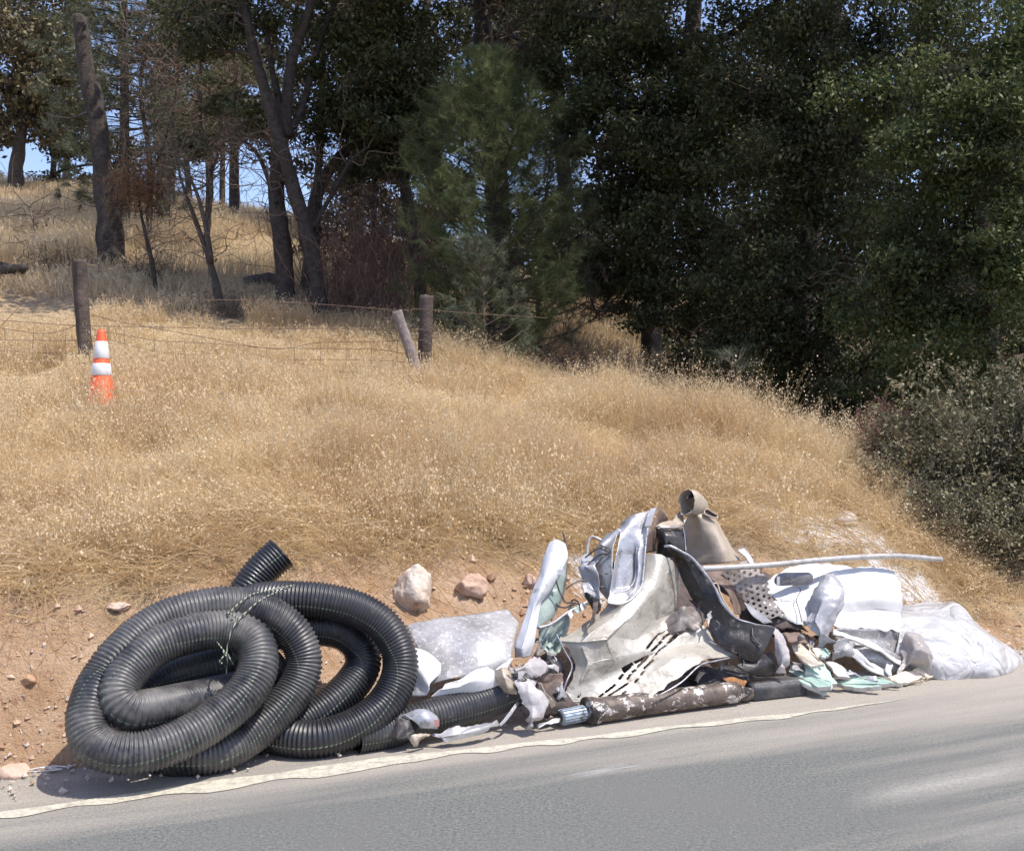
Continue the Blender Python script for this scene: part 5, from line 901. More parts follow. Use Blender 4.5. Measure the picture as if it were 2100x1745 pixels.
def d_lip(x, y, yp):
    e = yp - T0(x) - .12 * n2(x, y, 2.5, 2, 33) - .16; return np.clip(e / .3, 0, 1) * np.clip((.75 - e) / .2, 0, 1) * (.4 + .8 * np.clip(.5 + n2(x, y, 1.3, 3, 31), 0, 1)) * np.clip(1.1 - 1.3 * pwd_(x, y), .04, 1) * conegap(x, y)
x, y = scatter(3400, -4.2, 5.2, .3, 1.9, d_lip); put('dry_grass_at_the_lip', x, y, lipc, .6, 1.15)
def d_sp(x, y, yp): return np.clip((pwd_(x, y) - .2) * 4, 0, 1) * .10 + .13 * (yp > 1.2)
x, y = scatter(4500, -4.2, 5.2, .5, 4.3, d_sp); put('loose_grass_tufts', x, y, lipc, .8, 1.6, .3)
def d_mid(x, y, yp): return (1 - .95 * duffw(x, y)) * conegap(x, y) * (y < 16.5)
x, y = tiles(-8.5, 9, 4.2, 10, .62, d_mid); put('dry_grass_beyond', x, y, mid, .62, 1.0, tilt=1.)
def d_far(x, y, yp): return np.clip((y - 14) / 1, 0, 1) * (1 - duffw(x, y)) * np.where(x / y > .2, .2, 1) * np.where((x / y > -.42) & (x / y < -.06) & (y < 18), .55, 1)
x, y = tiles(-26, 20, 7.5, 40, 1.15, d_far); put('dry_grass_on_the_hill', x, y, farc, .8, 1.25, tilt=1.)
def d_str(x, y, yp):
    e = yp - T0(x) - .05 * n2(x, y, 5, 2, 35) + .10; return np.clip((e - .1) / .25, .004, 1) * np.clip(1 - (e - .8) / .4, .0, 1) * np.clip(1.1 - 1.2 * pwd_(x, y), .1, 1)
x, y = scatter(9000, -4.2, 3.6, .12, 2.6, d_str); put('trampled_straw', x, y, strw, .6, 1.35, .2)

# ---------------------------------------------------------------- trees and shrubs
def leafcloud(P, size, rng, asp=.5, up=.35):
    n = len(P); t = rng.normal(0, 1, (n, 3)); t /= np.linalg.norm(t, axis=1)[:, None]; nn = rng.normal(0, 1, (n, 3)); nn[:, 2] += up * 2
    b = np.cross(nn, t); b /= np.linalg.norm(b, axis=1)[:, None] + 1e-9; s = (size * rng.uniform(.6, 1.25, n))[:, None]
    V = np.stack([P - t * s, P + b * s * asp, P + t * s, P - b * s * asp], 1); i = np.arange(n)[:, None] * 4
    return V.reshape(-1, 3), np.hstack([i, i + 1, i + 2, i + 3]), np.repeat(rng.random(n), 4)
def clump_pts(c, r, n, rng, sub=14, tight=.32, shell=.5):
    c = np.asarray(c); r = np.asarray(r) * np.ones(3)
    d = rng.normal(0, 1, (sub, 3)); d /= np.linalg.norm(d, axis=1)[:, None]; d *= (rng.random(sub) ** shell)[:, None]
    k = rng.integers(0, sub, n); o = rng.normal(0, 1, (n, 3)) * tight * .6; o[:, 2] *= .75
    return c + (d[k] + o) * r, c + d * r
def limb(a, b, rng, sag=.1, n=7, wob=.05):
    L = np.linalg.norm(b - a); t = np.linspace(0, 1, n)[:, None]; P = a * (1 - t) + b * t
    P[:, 2] += (np.sin(t[:, 0] * np.pi) * sag * L); P[1:-1] += rng.normal(0, wob * L / 2, (n - 2, 3)); return catmull(P, 3)
def tree(name, label, base, trunks, clumps, leafm, bark, cat='tree', group=None, ls=.03, seed=1, twigs=0, limbs=True, subn=14, asp=.5, tight=.32, twigr=.006, cluster_twigs=True):
    rng = R(seed); t = thing(name, base, label, cat, group); mb = MB(); TP = []
    for pts, r0, r1 in trunks:
        C = catmull(np.array(pts), 6); rr = np.interp(np.linspace(0, 1, len(C)), [0, .06, 1], [r0 * 1.25, r0, r1]); mb.tube(C, rr, 12, amp=.18, seed=seed); TP.append(np.hstack([C, rr[:, None]]))
    TP = np.vstack(TP) if TP else np.array([[*base, .03]])
    LV = []; LQ = []; LA = []; nv = 0
    for c, r, n, *mlt in clumps:
        c = np.asarray(c, float); mu = mlt[0] if mlt else 1.; P, subc = clump_pts(c, r, int(n * .7), rng, subn, tight)
        V, Q, A = leafcloud(P, ls * 1.15 * mu, rng, asp, .8); LV.append(V); LQ.append(Q + nv); LA.append(A); nv += len(V)
        if limbs:
            dd = np.linalg.norm(TP[:, :3] - c, axis=1) + np.maximum(0, TP[:, 2] - c[2] + .1) * 2; k = dd.argmin(); a = TP[k, :3]
            R0 = float(np.mean(np.asarray(r) * np.ones(3))); lr = min(TP[k, 3] * .55, .02 + .035 * R0)
            C = limb(a, c, rng, .06); mb.tube(C, np.linspace(lr, lr * .45, len(C)), 7, caps=False)
            if cluster_twigs:
                for s_ in subc[:: max(1, len(subc) // 10)]:
                    C2 = limb(c + rng.normal(0, .1, 3) * R0, s_, rng, .03, 5, .08); mb.tube(C2, np.linspace(lr * .4, .003, len(C2)), 5, caps=False)
    mb.build('trunk', bark, t)
    if LV: mesh('crown', np.vstack(LV), np.vstack(LQ), None, leafm, t, False, attrs={'rnd': np.concatenate(LA)})
    if twigs:
        mb = MB(); k = rng.integers(len(TP) // 3, len(TP), twigs)
        for i in k:
            a = TP[i, :3]; d = rng.normal(0, 1, 3); d[2] = abs(d[2]) * .4 - .1; L = rng.uniform(.4, 1.3)
            C = limb(a, a + d / np.linalg.norm(d) * L, rng, rng.uniform(-.2, .2), 6, .12); mb.tube(C, np.linspace(twigr * 1.6, twigr * .5, len(C)), 5, caps=False)
            for _ in range(3):
                j = rng.integers(len(C) // 3, len(C)); d2 = rng.normal(0, 1, 3); C2 = limb(C[j], C[j] + d2 / np.linalg.norm(d2) * L * .5, rng, rng.uniform(-.2, .2), 5, .12); mb.tube(C2, np.linspace(twigr * .8, twigr * .35, len(C2)), 4, caps=False)
        mb.build('bare_twigs', M['twig'], t)
    return t
def px_path(pts, d): return [W(u, v, d + (e[0] if e else 0)) for u, v, *e in pts]
def rw(px, d): return px * d / F / 2
def base_at(U, d):
    x = (U - CU) / F * d; return np.array([x, d, hz(x, d)])
def down(P):                             # set the first point into the ground
    P = [np.array(p) for p in P]; z = hz(P[0][0], P[0][1]); P[0][2] = min(P[0][2], z) - .25 if P[0][2] < z + .6 else z - .2; return P
def pxc(U, V, d, rx, rz, n, m=1.):
    if U > 1080: rz *= 1.4 if d > 12.9 else 1.55
    return (W(U, V, d), (rx, rx, rz), n, m)

# brush: bare tangled shrubs
def brush(name, label, U, V, d, w, h, n, seed, m='twig', r=.005, red=0):
    rng = R(seed); b = W(U, V, d); b[2] = hz(b[0], b[1]); mb = MB()
    for _ in range(n):
        a = b + [rng.normal(0, w * .35), rng.normal(0, w * .25), 0]; a[2] = hz(a[0], a[1]) - .03; e = a + [rng.normal(0, w * .45), rng.normal(0, w * .3), h * rng.uniform(.3, 1.1)]
        C = limb(a, e, rng, rng.uniform(-.1, .35), 7, .1); mb.tube(C, np.linspace(r, r * .35, len(C)), 4, caps=False)
        for _ in range(3):
            j = rng.integers(4, len(C)); d2 = rng.normal(0, 1, 3); d2[2] -= .2; C2 = limb(C[j], C[j] + d2 / np.linalg.norm(d2) * rng.uniform(.15, .5) * h, rng, rng.uniform(-.3, .2), 5, .12); mb.tube(C2, np.linspace(r * .5, r * .25, len(C2)), 4, caps=False)
    o = mb.build(name, M[m], None, origin=b); tag(o, label, 'shrub'); return o
# needle-bearing pines
def pine(name, label, base, lead, h, rad, nbr, m, seed, lo=.05, nl=.15, per=26, bark=None, group=None, up=.5, dens=7, prof=None, nw=.0035, r0=.04, bb='twig_pale'):
    rng = R(seed); t = thing(name, base, label, 'pine tree', group); mb = MB(); C = catmull(np.array(lead), 6)
    mb.tube(C, np.linspace(r0, .006, len(C)), 8); sB = MB(); V = []; A = []
    s_ = np.linspace(0, 1, len(C)); prof = prof or (lambda s: (1 - s) ** .7)
    for k in range(nbr):
        s = lo + (1 - lo) * (k + rng.random()) / nbr; a = np.array([np.interp(s, s_, C[:, c]) for c in range(3)]); L = rad * prof(s) * rng.uniform(.65, 1.15) + .12
        az = k * 2.4 + rng.normal(0, .3); e = up * (1.3 - .6 * (1 - s)) * rng.uniform(.6, 1.3); d = np.array([math.cos(az), math.sin(az), e]); d /= np.linalg.norm(d)
        Cb = catmull(np.array([a, a + d * L * .5 + [0, 0, -.03 * L], a + d * L + [0, 0, .1 * L]]), 4); mb.tube(Cb, np.linspace(.004 + .008 * L, .0025, len(Cb)), 5, caps=False)
        nt = max(3, int(dens * L)) 
        for q_ in range(nt):
            u = rng.uniform(.3, 1) if q_ else 1.; p = np.array([np.interp(u, np.linspace(0, 1, len(Cb)), Cb[:, c]) for c in range(3)])
            ax = d * .8 + rng.normal(0, .55, 3) + [0, 0, .25]; ax /= np.linalg.norm(ax); tl = rng.uniform(.08, .3) * (.5 + L * .5)
            if q_: sB.tube([p, p + ax * tl], [.0035, .002], 4, caps=False)
            n = per; f = rng.random(n)[:, None]; bs = p + ax * tl * f if q_ else p - ax * tl * f * .5
            dn = ax[None] * .9 + rng.normal(0, .55, (n, 3)); dn /= np.linalg.norm(dn, axis=1)[:, None]; ln = nl * rng.uniform(.6, 1.2, n)[:, None]
            w = np.cross(dn, rng.normal(0, 1, (n, 3))); w /= np.linalg.norm(w, axis=1)[:, None]
            V.append(np.stack([bs - w * nw / 2, bs + w * nw / 2, bs + dn * ln + [0, 0, -.02]], 1).reshape(-1, 3)); A.append(np.repeat(rng.random(n), 3))
    V = np.vstack(V); mb.build('trunk', bark or M['bark'], t); sB.build('twigs', M[bb], t)['kind'] = 'stuff'
    mesh('crown', V, None, np.arange(len(V)).reshape(-1, 3), m, t, False, attrs={'rnd': np.concatenate(A)}); return t

# young green pine in the middle
b_ = base_at(1000, 14.5)
pine('young_pine', 'bushy young green pine filling the middle behind the right fence posts', b_, down([W(1005, 700, 14.5), W(1012, 500, 14.5), W(1000, 300, 14.45), W(992, 118, 14.4)]), 4, 1.2, 190, M['needle'], 201, .04, .15, 46, up=.55, dens=13, nw=.0045, r0=.05, bb='twig',
     prof=lambda s: np.interp(s, [0, .15, .45, .7, .85, 1], [.75, .95, 1, .62, .32, .06]))
pine('young_pine', 'grey green young pine with pale drooping twigs right of the bushy one', base_at(1105, 15.5), down([W(1100, 690, 15.5), W(1110, 500, 15.5), W(1130, 300, 15.5)]), 3, 1.0, 90, M['needle_grey'], 202, .05, .15, 36, up=.3, dens=11, prof=lambda s: np.interp(s, [0, .4, 1], [.7, 1, .3]), nw=.004, bb='twig')
pine('pine_sapling', 'pale stemmed pine sapling standing in front of the bushy young pine', base_at(995, 13.3), down([W(998, 700, 13.3), W(990, 600, 13.3), W(973, 508, 13.3)]), 1.2, .62, 40, M['needle_grey'], 203, .12, .12, 60, M['twig'], up=.7, dens=13, r0=.012, nw=.005, bb='twig')
pine('pine_sapling', 'tiny pine sapling in the shade under the right oaks', base_at(1500, 12.2), down([W(1512, 850, 12.2), W(1508, 790, 12.2), W(1495, 735, 12.2)]), .8, .3, 12, M['needle_grey'], 204, .3, .14, 20, M['twig'], up=.6, dens=8, r0=.012, nw=.003)
# tall pines on the left
def crown_pine(label, U, V0, V1, d, rad, seed, m, nbr, lo, tr, group=None, prof=None, nl=.22, per=20, dens=5, up=.15, nw=.008, U1=None):
    P = down([W(U, V0, d), W((U + (U1 or U)) / 2, (V0 + V1) / 2, d), W(U1 or U, V1, d)])
    pine('pine_tree', label, P[0] + [0, 0, .2], P, 0, rad, nbr, m, seed, lo, nl, per, up=up, dens=dens, prof=prof, nw=nw, r0=tr, group=group, bb='twig')
crown_pine('tall grey green pine with pale foliage just behind the broken snag', 255, 470, -500, 21, 1.35, 210, M['needle_grey'], 190, .06, .12, per=50, prof=lambda s: np.interp(s, [0, .15, .5, 1], [.6, .9, 1, .5]), nw=.008)
crown_pine('dark green pine with wide boughs between the snag and the twin trunks', 335, 520, -600, 23, 2.2, 211, M['needle'], 190, .24, .16, per=46, prof=lambda s: np.interp(s, [0, .3, .6, 1], [.5, .9, 1, .5]), up=.05)
crown_pine('shaggy pine with thin hanging boughs behind the twin trunks', 480, 500, -700, 27, 2.6, 212, M['needle'], 130, .3, .14, per=40, up=-.05, prof=lambda s: np.interp(s, [0, .4, 1], [.7, 1, .5]), nw=.010, nl=.26)
# broken snag
mb = MB(); C = catmull(np.array(down([W(232, 535, 18), W(222, 420, 18), W(205, 300, 18), W(190, 200, 18), W(172, 90, 18), W(164, 34, 18)])), 8)
t = thing('tree_snag', C[0] + [0, 0, .2], 'tall broken off dead trunk with a jagged top on the left slope', 'dead tree')
T_, N_, B_ = frames(C); k = 20; th = np.arange(k) / k * 2 * np.pi; rr = np.interp(np.linspace(0, 1, len(C)), [0, .1, .5, 1], [.24, .2, .16, .115])
V = C[:, None] + rr[:, None, None] * (np.cos(th)[None, :, None] * N_[:, None] + np.sin(th)[None, :, None] * B_[:, None]); V += (fbm(V * [7, 7, 1.5], 3, 5) * .035)[..., None] * (V - C[:, None]) / .15; V[-1, :, 2] += .12 * fbm(V[-1] * 9, 2, 4)
i = np.arange(len(C) - 1)[:, None] * k; j = np.arange(k)[None]; j2 = (j + 1) % k; n_ = len(C)
mesh('trunk', np.vstack([V.reshape(-1, 3), C[-1:] - [0, 0, .1]]), np.stack([i + j, i + j2, i + k + j2, i + k + j], -1).reshape(-1, 4), np.stack([(n_ - 1) * k + np.arange(k), (n_ - 1) * k + (np.arange(k) + 1) % k, np.full(k, n_ * k)], -1), M['bark'], t)
MB().tube(limb(C[22], C[22] + [-.75, -.2, -.1], R(3), -.15), np.linspace(.03, .012, 19), 6).build('dead_branch', M['bark_grey'], t)
MB().tube(limb(C[14], C[14] + [-.5, -.2, .5], R(4), .2), np.linspace(.02, .006, 19), 6).build('dead_branch', M['bark_grey'], t)
# olive oak top left, on the crest
tree('oak_tree', 'olive brown autumn oak on the hill crest, far left', base_at(28, 32), [(down([W(30, 402, 32), W(33, 340, 32), W(45, 250, 32), W(40, 120, 32)]), .24, .1), (px_path([(45, 260), (90, 150), (120, 40)], 32), .12, .05), (px_path([(40, 260), (-10, 150), (-40, 0)], 32), .12, .05)],
     [pxc(20, 60, 31.5, 1.8, 1.6, 6000), pxc(100, 130, 31.5, 1.4, 1.2, 5000), pxc(-40, 180, 32, 1.6, 1.3, 5000), pxc(60, 230, 32, 1.5, .9, 4500), pxc(130, 240, 32.5, 1.0, .8, 2200), pxc(-20, 270, 32, 1.3, .6, 2600), pxc(60, -60, 32, 2, 1.4, 5000), pxc(-80, 20, 32, 1.8, 1.6, 3500), pxc(120, 40, 33, 1.1, 1.1, 1800)], M['leaf_autumn'], M['bark_grey'], ls=.075, seed=220, subn=22)
tree('oak_tree', 'small dull green oak on the crest between the autumn oak and the snag', base_at(150, 36), [(down([W(108, 400, 36), W(110, 330, 36), W(118, 250, 36)]), .12, .06)],
     [pxc(120, 290, 36, 1.4, .9, 2600), pxc(190, 300, 36, 1.3, .9, 2400), pxc(250, 340, 36, 1.0, .8, 1400), pxc(150, 200, 37, 1.4, 1.3, 2000)], M['leaf_dark_far'], M['bark'], ls=.08, seed=221)
tree('leafless_tree', 'pale leafless tree against the sky behind the autumn oak', base_at(140, 38), [(down([W(135, 400, 38), W(140, 200, 38), W(150, 60, 38), W(160, -80, 38)]), .14, .05)], [], None, M['twig_pale'], seed=222, twigs=90, twigr=.018)
for n_, (U, d, lb) in enumerate([(300, 20, 'tangled leafless tree between the snag and the forked dead tree'), (420, 19, 'tangled leafless tree just behind the forked dead tree'), (760, 19, 'tangled leafless tree behind the leaning trunk')]):
    tree('leafless_tree', lb, base_at(U, d), [(down([W(U, 540, d), W(U + 8, 350, d), W(U - 12, 180, d), W(U + 15, 20, d)]), .06, .02), ([W(U + 4, 380, d), W(U + 50, 250, d), W(U + 70, 120, d)], .03, .012)], [], None, M['bark'], seed=225 + n_, twigs=110, twigr=.007)
tree('crest_shrub', 'low yellow brown shrub on the crest between the autumn oak and the snag', base_at(110, 36), [], [pxc(90, 378, 36, .9, .4, 1200), pxc(150, 372, 36, 1.0, .5, 1500), pxc(-20, 375, 36, .7, .4, 900), pxc(210, 385, 36, .8, .4, 1000), pxc(190, 180, 37, 1.3, 1.2, 1500), pxc(230, 60, 37, .8, .7, 700)], M['leaf_autumn'], M['bark'], cat='shrub', ls=.07, seed=229)
# distant row on the crest
far_rows = [(392, 32, .10, 'thin far trunk on the crest, leftmost of the row'), (432, 33, .09, 'slender far tree second from the left in the row on the crest'), (455, 32.5, .09, 'slender far tree in the middle of the row on the crest'), (488, 33, .13, 'stouter far tree at the right of the row on the crest'), (345, 30, .16, 'dark far tree on the crest behind the pine sapling with brown needles'), (560, 33, .10, 'far tree on the crest hidden behind the twin trunks')]
for n_, (U, d, r, lb) in enumerate(far_rows):
    rg = R(230 + n_); dr = rg.uniform(-25, 25)
    tree('crest_tree', lb, base_at(U, d), [(down([W(U, 455, d), W(U + dr * .4, 330, d), W(U + dr, 180, d), W(U + dr * 1.5, 40, d)]), r, r * .4)],
         [pxc(U + rg.uniform(-50, 50), rg.uniform(120, 310), d + rg.uniform(-1, 1), .75, .5, 900) for _ in range(5)] + [pxc(U + rg.uniform(-60, 60), rg.uniform(-60, 120), d, 1.0, .8, 900) for _ in range(3)], M['leaf_dark_far'], M['bark_grey'], group='trees in a row on the crest', ls=.06, seed=240 + n_, twigs=26, twigr=.012)
# twin trunks
tree('twin_trunk_tree', 'dark tree with two crossing trunks, the right one leaning, left of centre', base_at(610, 15.8),
     [(down(px_path([(592, 640), (580, 520), (566, 400), (572, 320), (585, 250), (600, 120), (640, 0), (660, -150)], 15.8)), rw(40, 15.8), .05), (down(px_path([(668, 650), (640, 520), (605, 400), (580, 310), (545, 190), (515, 80), (490, -60), (470, -200)], 15.5)), rw(34, 15.5), .05),
      (px_path([(575, 300, 0), (620, 220, .3), (650, 100, .5), (700, -20, .6)], 15.7), .06, .03), (px_path([(590, 280, 0), (560, 150, .3), (540, 20, .3)], 15.7), .06, .03), (px_path([(566, 420, 0), (535, 330, .2), (500, 290, .2), (450, 280, .3)], 15.7), .035, .015), (px_path([(640, 470, 0), (680, 400, .2), (720, 330, .3), (760, 300, .3)], 15.6), .04, .015)],
     [pxc(470, 40, 15.6, .7, .45, 2200), pxc(400, 110, 15.6, .6, .35, 1500), pxc(560, 60, 16.2, .7, .5, 2000), pxc(640, 150, 16.3, .5, .4, 1400), pxc(520, 230, 16, .5, .25, 1100), pxc(450, 200, 16.2, .45, .25, 900), pxc(430, -30, 16, .8, .4, 2000), pxc(600, -80, 16, 1.3, .6, 4000), pxc(400, 300, 16.5, .4, .3, 700), pxc(360, 40, 16.5, .5, .5, 900), pxc(700, -270, 15, 2.2, .5, 4500, 2.6), pxc(480, -330, 15, 2.0, .5, 3500, 2.6), pxc(250, -330, 16, 2.0, .5, 2500, 2.6)],  # last clumps: out-of-frame canopy with large leaves, added to shade the slope
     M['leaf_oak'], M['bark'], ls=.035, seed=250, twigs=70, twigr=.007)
tree('leaning_tree', 'dark slanting trunk just behind the twin trunks', base_at(640, 17.5), [(down(px_path([(628, 620), (640, 520), (650, 400), (690, 330), (740, 290), (800, 250)], 17.3)), rw(38, 17.3), .04), (px_path([(648, 420), (655, 320), (660, 200), (665, 60)], 17.4), .07, .03)], [pxc(720, 230, 17.5, .8, .5, 2200), pxc(660, 120, 17.5, .7, .6, 1600)], M['leaf_oak'], M['bark'], ls=.04, seed=251, twigs=45)
# dense oak between the twin trunks and the young pine
tree('oak_tree', 'dense dark oak between the twin trunks and the young pine', base_at(855, 17),
     [(down(px_path([(872, 600), (850, 500), (830, 380), (822, 300), (840, 180), (820, 60), (830, -100)], 16.8)), rw(26, 16.8), .05), (px_path([(835, 400), (790, 300), (760, 180), (740, 60)], 16.8), .05, .03), (px_path([(850, 500), (800, 440), (740, 400), (700, 410)], 16.6), .03, .012)],
     [pxc(700, 60, 16.4, .75, .6, 7000), pxc(790, 40, 16.2, .8, .6, 8000), pxc(740, 170, 16.3, .75, .55, 8000), pxc(830, 160, 16.4, .7, .6, 7000), pxc(800, 270, 16.2, .8, .45, 8000), pxc(690, 260, 16.6, .6, .4, 4500), pxc(880, 240, 16.7, .55, .5, 4000), pxc(740, 350, 16.7, .55, .3, 2500), pxc(840, 340, 16.7, .5, .3, 2500), pxc(760, -90, 16.2, 1.5, .6, 9000), pxc(900, 90, 17, .5, .6, 1800)],
     M['leaf_oak'], M['bark'], ls=.032, seed=252, twigs=60)
# big trunk at the top centre
tree('oak_tree', 'stout dark oak trunk rising behind the tip of the young pine', base_at(1010, 18),
     [(down(px_path([(1030, 640), (1020, 400), (1005, 200), (992, 90), (990, -60), (985, -250)], 17.8)), rw(50, 17.8), .12), (px_path([(1005, 130), (1040, 70), (1085, 20), (1120, -60)], 17.6), .09, .05), (px_path([(1000, 150), (960, 180), (900, 185), (840, 175)], 17.6), .05, .02), (px_path([(1010, 160), (1050, 110), (1140, 60), (1250, 10)], 17.4), .07, .03)],
     [pxc(920, 20, 18.5, .7, .5, 2000), pxc(1060, -30, 18, .9, .5, 3500), pxc(1080, 250, 18.5, .6, .5, 2200), pxc(930, 200, 18.3, .5, .2, 1500), pxc(1100, 100, 18.5, .6, .5, 2500), pxc(950, -100, 17, 1.6, .6, 6000), pxc(900, -300, 14.6, 2.2, .5, 4500, 2.6), pxc(1150, -330, 14.6, 2.0, .5, 4500, 2.6)], M['leaf_oak'], M['bark'], ls=.036, seed=253, twigs=50)  # final two clumps: unseen overhead leaves added to shade the ground behind
# the big oaks on the right
tree('oak_tree', 'huge dark oak spreading over the upper middle, right of the stout trunk', base_at(1330, 16.5),
     [(down(px_path([(1330, 720), (1345, 500), (1380, 300), (1420, 60), (1430, -200)], 17)), .17, .1), (px_path([(1390, 200, 0), (1460, 90, -.5), (1500, 70, -1), (1600, 0, -1.5)], 16.6), .07, .04), (px_path([(1385, 300, 0), (1300, 200, -.6), (1200, 120, -1)], 16.6), .06, .03), (px_path([(1400, 160, 0), (1300, 60, -.8), (1180, 30, -1.3), (1100, 0, -1.5)], 16.4), .06, .02), (px_path([(1350, 480, 0), (1280, 560, -.5), (1230, 640, -.8), (1210, 610, -1)], 16.6), .03, .01)],
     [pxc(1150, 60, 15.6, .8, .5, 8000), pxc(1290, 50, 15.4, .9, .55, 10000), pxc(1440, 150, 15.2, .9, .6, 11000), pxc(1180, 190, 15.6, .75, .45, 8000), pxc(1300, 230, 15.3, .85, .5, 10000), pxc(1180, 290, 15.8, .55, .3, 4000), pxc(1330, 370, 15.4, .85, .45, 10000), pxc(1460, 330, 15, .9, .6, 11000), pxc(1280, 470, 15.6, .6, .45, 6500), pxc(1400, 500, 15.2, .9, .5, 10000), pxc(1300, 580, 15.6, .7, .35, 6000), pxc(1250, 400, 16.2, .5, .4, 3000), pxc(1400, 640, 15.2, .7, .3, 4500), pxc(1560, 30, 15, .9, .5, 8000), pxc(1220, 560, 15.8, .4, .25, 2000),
      pxc(1300, -190, 15, 2.6, .6, 3025, 2.2), pxc(1550, -220, 14.5, 2.6, .6, 2750, 2.4), pxc(1750, -420, 14, 3, .8, 2475, 2.6), pxc(1450, -520, 15, 3, 1.0, 2200, 2.6)], M['leaf_oak'], M['bark'], ls=.033, seed=260, twigs=80)  # unseen canopy above the frame, added to keep sun off the visible boughs
tree('oak_tree', 'broad black green oak right of centre with boughs hanging to the ground', base_at(1650, 15),
     [(down(px_path([(1640, 860), (1650, 600), (1690, 300), (1710, 0), (1720, -250)], 15)), .17, .1), (px_path([(1690, 350, 0), (1600, 260, -.5), (1540, 200, -1)], 15), .06, .03), (px_path([(1660, 600, 0), (1580, 640, -.6), (1500, 760, -.9), (1460, 800, -1)], 15), .03, .01)],
     [pxc(1580, 190, 13.9, .8, .5, 9000), pxc(1700, 110, 13.7, .8, .5, 9000), pxc(1600, 350, 13.8, .9, .5, 10000), pxc(1740, 300, 13.6, .8, .5, 9000), pxc(1560, 480, 14, .8, .45, 9000), pxc(1700, 470, 13.6, .85, .5, 9000), pxc(1540, 600, 14, .75, .4, 8000), pxc(1680, 620, 13.7, .8, .4, 8500), pxc(1520, 720, 14, .65, .35, 5500), pxc(1640, 750, 13.8, .75, .35, 7000), pxc(1800, 60, 13.6, .7, .5, 6000), pxc(1770, 760, 13.8, .6, .4, 6000), pxc(1620, 830, 14.2, .6, .22, 3000), pxc(1760, 850, 14, .6, .22, 3000), pxc(1440, 760, 14.6, .5, .3, 2500), pxc(1860, 840, 13.8, .6, .3, 3500),
      pxc(1850, -220, 13.2, 2.2, .6, 4500, 2.2)], M['leaf_oak'], M['bark'], ls=.030, seed=261, twigs=40)  # out-of-view clump of larger leaves, added to shade this crown
tree('oak_tree', 'sunlit yellow green oak at the far right edge with layered boughs', base_at(2100, 12.6),
     [(down(px_path([(2030, 800), (2025, 600), (2020, 480), (1990, 250), (1900, 100), (1870, 20)], 12.8)), .12, .05), (px_path([(2020, 420, 0), (2100, 250, -.3), (2180, 50, -.5)], 12.8), .08, .04), (px_path([(2025, 620, 0), (1950, 580, -.4), (1860, 590, -.8)], 12.8), .035, .012)],
     [pxc(2060, 90, 11.3, .55, .35, 6500), pxc(1960, 180, 11.3, .5, .28, 5500), pxc(2080, 230, 11.0, .5, .28, 6000), pxc(1870, 310, 11.5, .45, .25, 4500), pxc(1990, 340, 11.2, .55, .22, 5500), pxc(2100, 380, 11.1, .4, .3, 4000), pxc(1880, 430, 11.8, .6, .3, 5500), pxc(2000, 520, 11.3, .5, .2, 5000), pxc(2090, 560, 11.1, .4, .2, 4000), pxc(1870, 560, 11.5, .5, .22, 5000), pxc(1790, 640, 11.8, .5, .22, 4500), pxc(1900, 690, 11.7, .55, .25, 4500), pxc(2010, 640, 11.5, .5, .22, 4000), pxc(1850, 780, 12, .5, .2, 3000), pxc(1980, 790, 12, .6, .25, 4000), pxc(2120, 700, 11.8, .5, .3, 4000), pxc(1800, 200, 12.2, .6, .4, 5000), pxc(1920, 40, 12.2, .6, .4, 5000), pxc(2080, 870, 12, .5, .3, 3000), pxc(2250, 300, 12, .9, 1.2, 7000), pxc(2250, 700, 12, .8, .7, 4000), pxc(2150, -60, 12, 1.0, .4, 4000), pxc(2300, -120, 13.5, 1.0, .5, 4000)],
     M['leaf_oak_lit'], M['bark'], ls=.026, seed=262, twigs=60, tight=.4)
# woods closing the view behind the right oaks
for n_, (U, d, lb) in enumerate([(1150, 25, 'far oak glimpsed between the stout trunk and the huge oak'), (1350, 27, 'far oak behind the huge dark oak'), (1600, 24, 'far oak behind the broad black green oak'), (1900, 22, 'far oak behind the sunlit oak at the right edge'), (880, 27, 'far oak glimpsed left of the stout trunk'), (720, 26, 'far oak behind the dense oak and twin trunks'), (2150, 20, 'far oak beyond the right edge of the view')]):
    rg = R(270 + n_); sp = 1.0 if U > 1000 else .45
    tree('background_oak', lb, base_at(U, d), [(down([W(U, 640, d), W(U + 10, 400, d), W(U - 10, 150, d), W(U, -50, d)]), .2, .1)],
         [pxc(U + rg.uniform(-130, 130), rg.uniform(-120, 330 if U < 800 else (500 if U < 1000 else 640)), d + rg.uniform(-1.5, 1.5), 1.3 * (sp + .3), .9, int(2600 * sp)) for _ in range(12)], M['leaf_dark_far'], M['bark'], group='oaks closing the view behind', ls=.075, seed=280 + n_, twigs=30, twigr=.012)
tree('low_oak_thicket', 'dark low thicket of leaves filling the hollow behind the oaks', base_at(1650, 19), [],
     [pxc(U, V, d, 1.0, .55, 2600) for U, V, d in [(1380, 700, 19), (1480, 660, 19.5), (1500, 790, 18), (1600, 700, 18.5), (1640, 820, 17), (1720, 650, 18.5), (1760, 780, 17), (1850, 700, 18), (1880, 840, 16.5), (1960, 740, 17), (2000, 870, 15.5), (2080, 780, 16), (2120, 900, 15), (1560, 600, 20), (1700, 560, 20), (1900, 600, 19), (2060, 640, 18)]] + [pxc(1300, 640, 21, .7, .35, 900)] + [pxc(U, V, 20, 1.1, .6, 2200) for U, V in [(1420, 380), (1480, 430), (1400, 250), (1560, 300), (1780, 380), (1650, 420), (1950, 60), (1880, 150), (2050, 150), (1500, 520), (1300, 480)]], M['leaf_dark_far'], M['bark'], cat='thicket', ls=.05, seed=277)
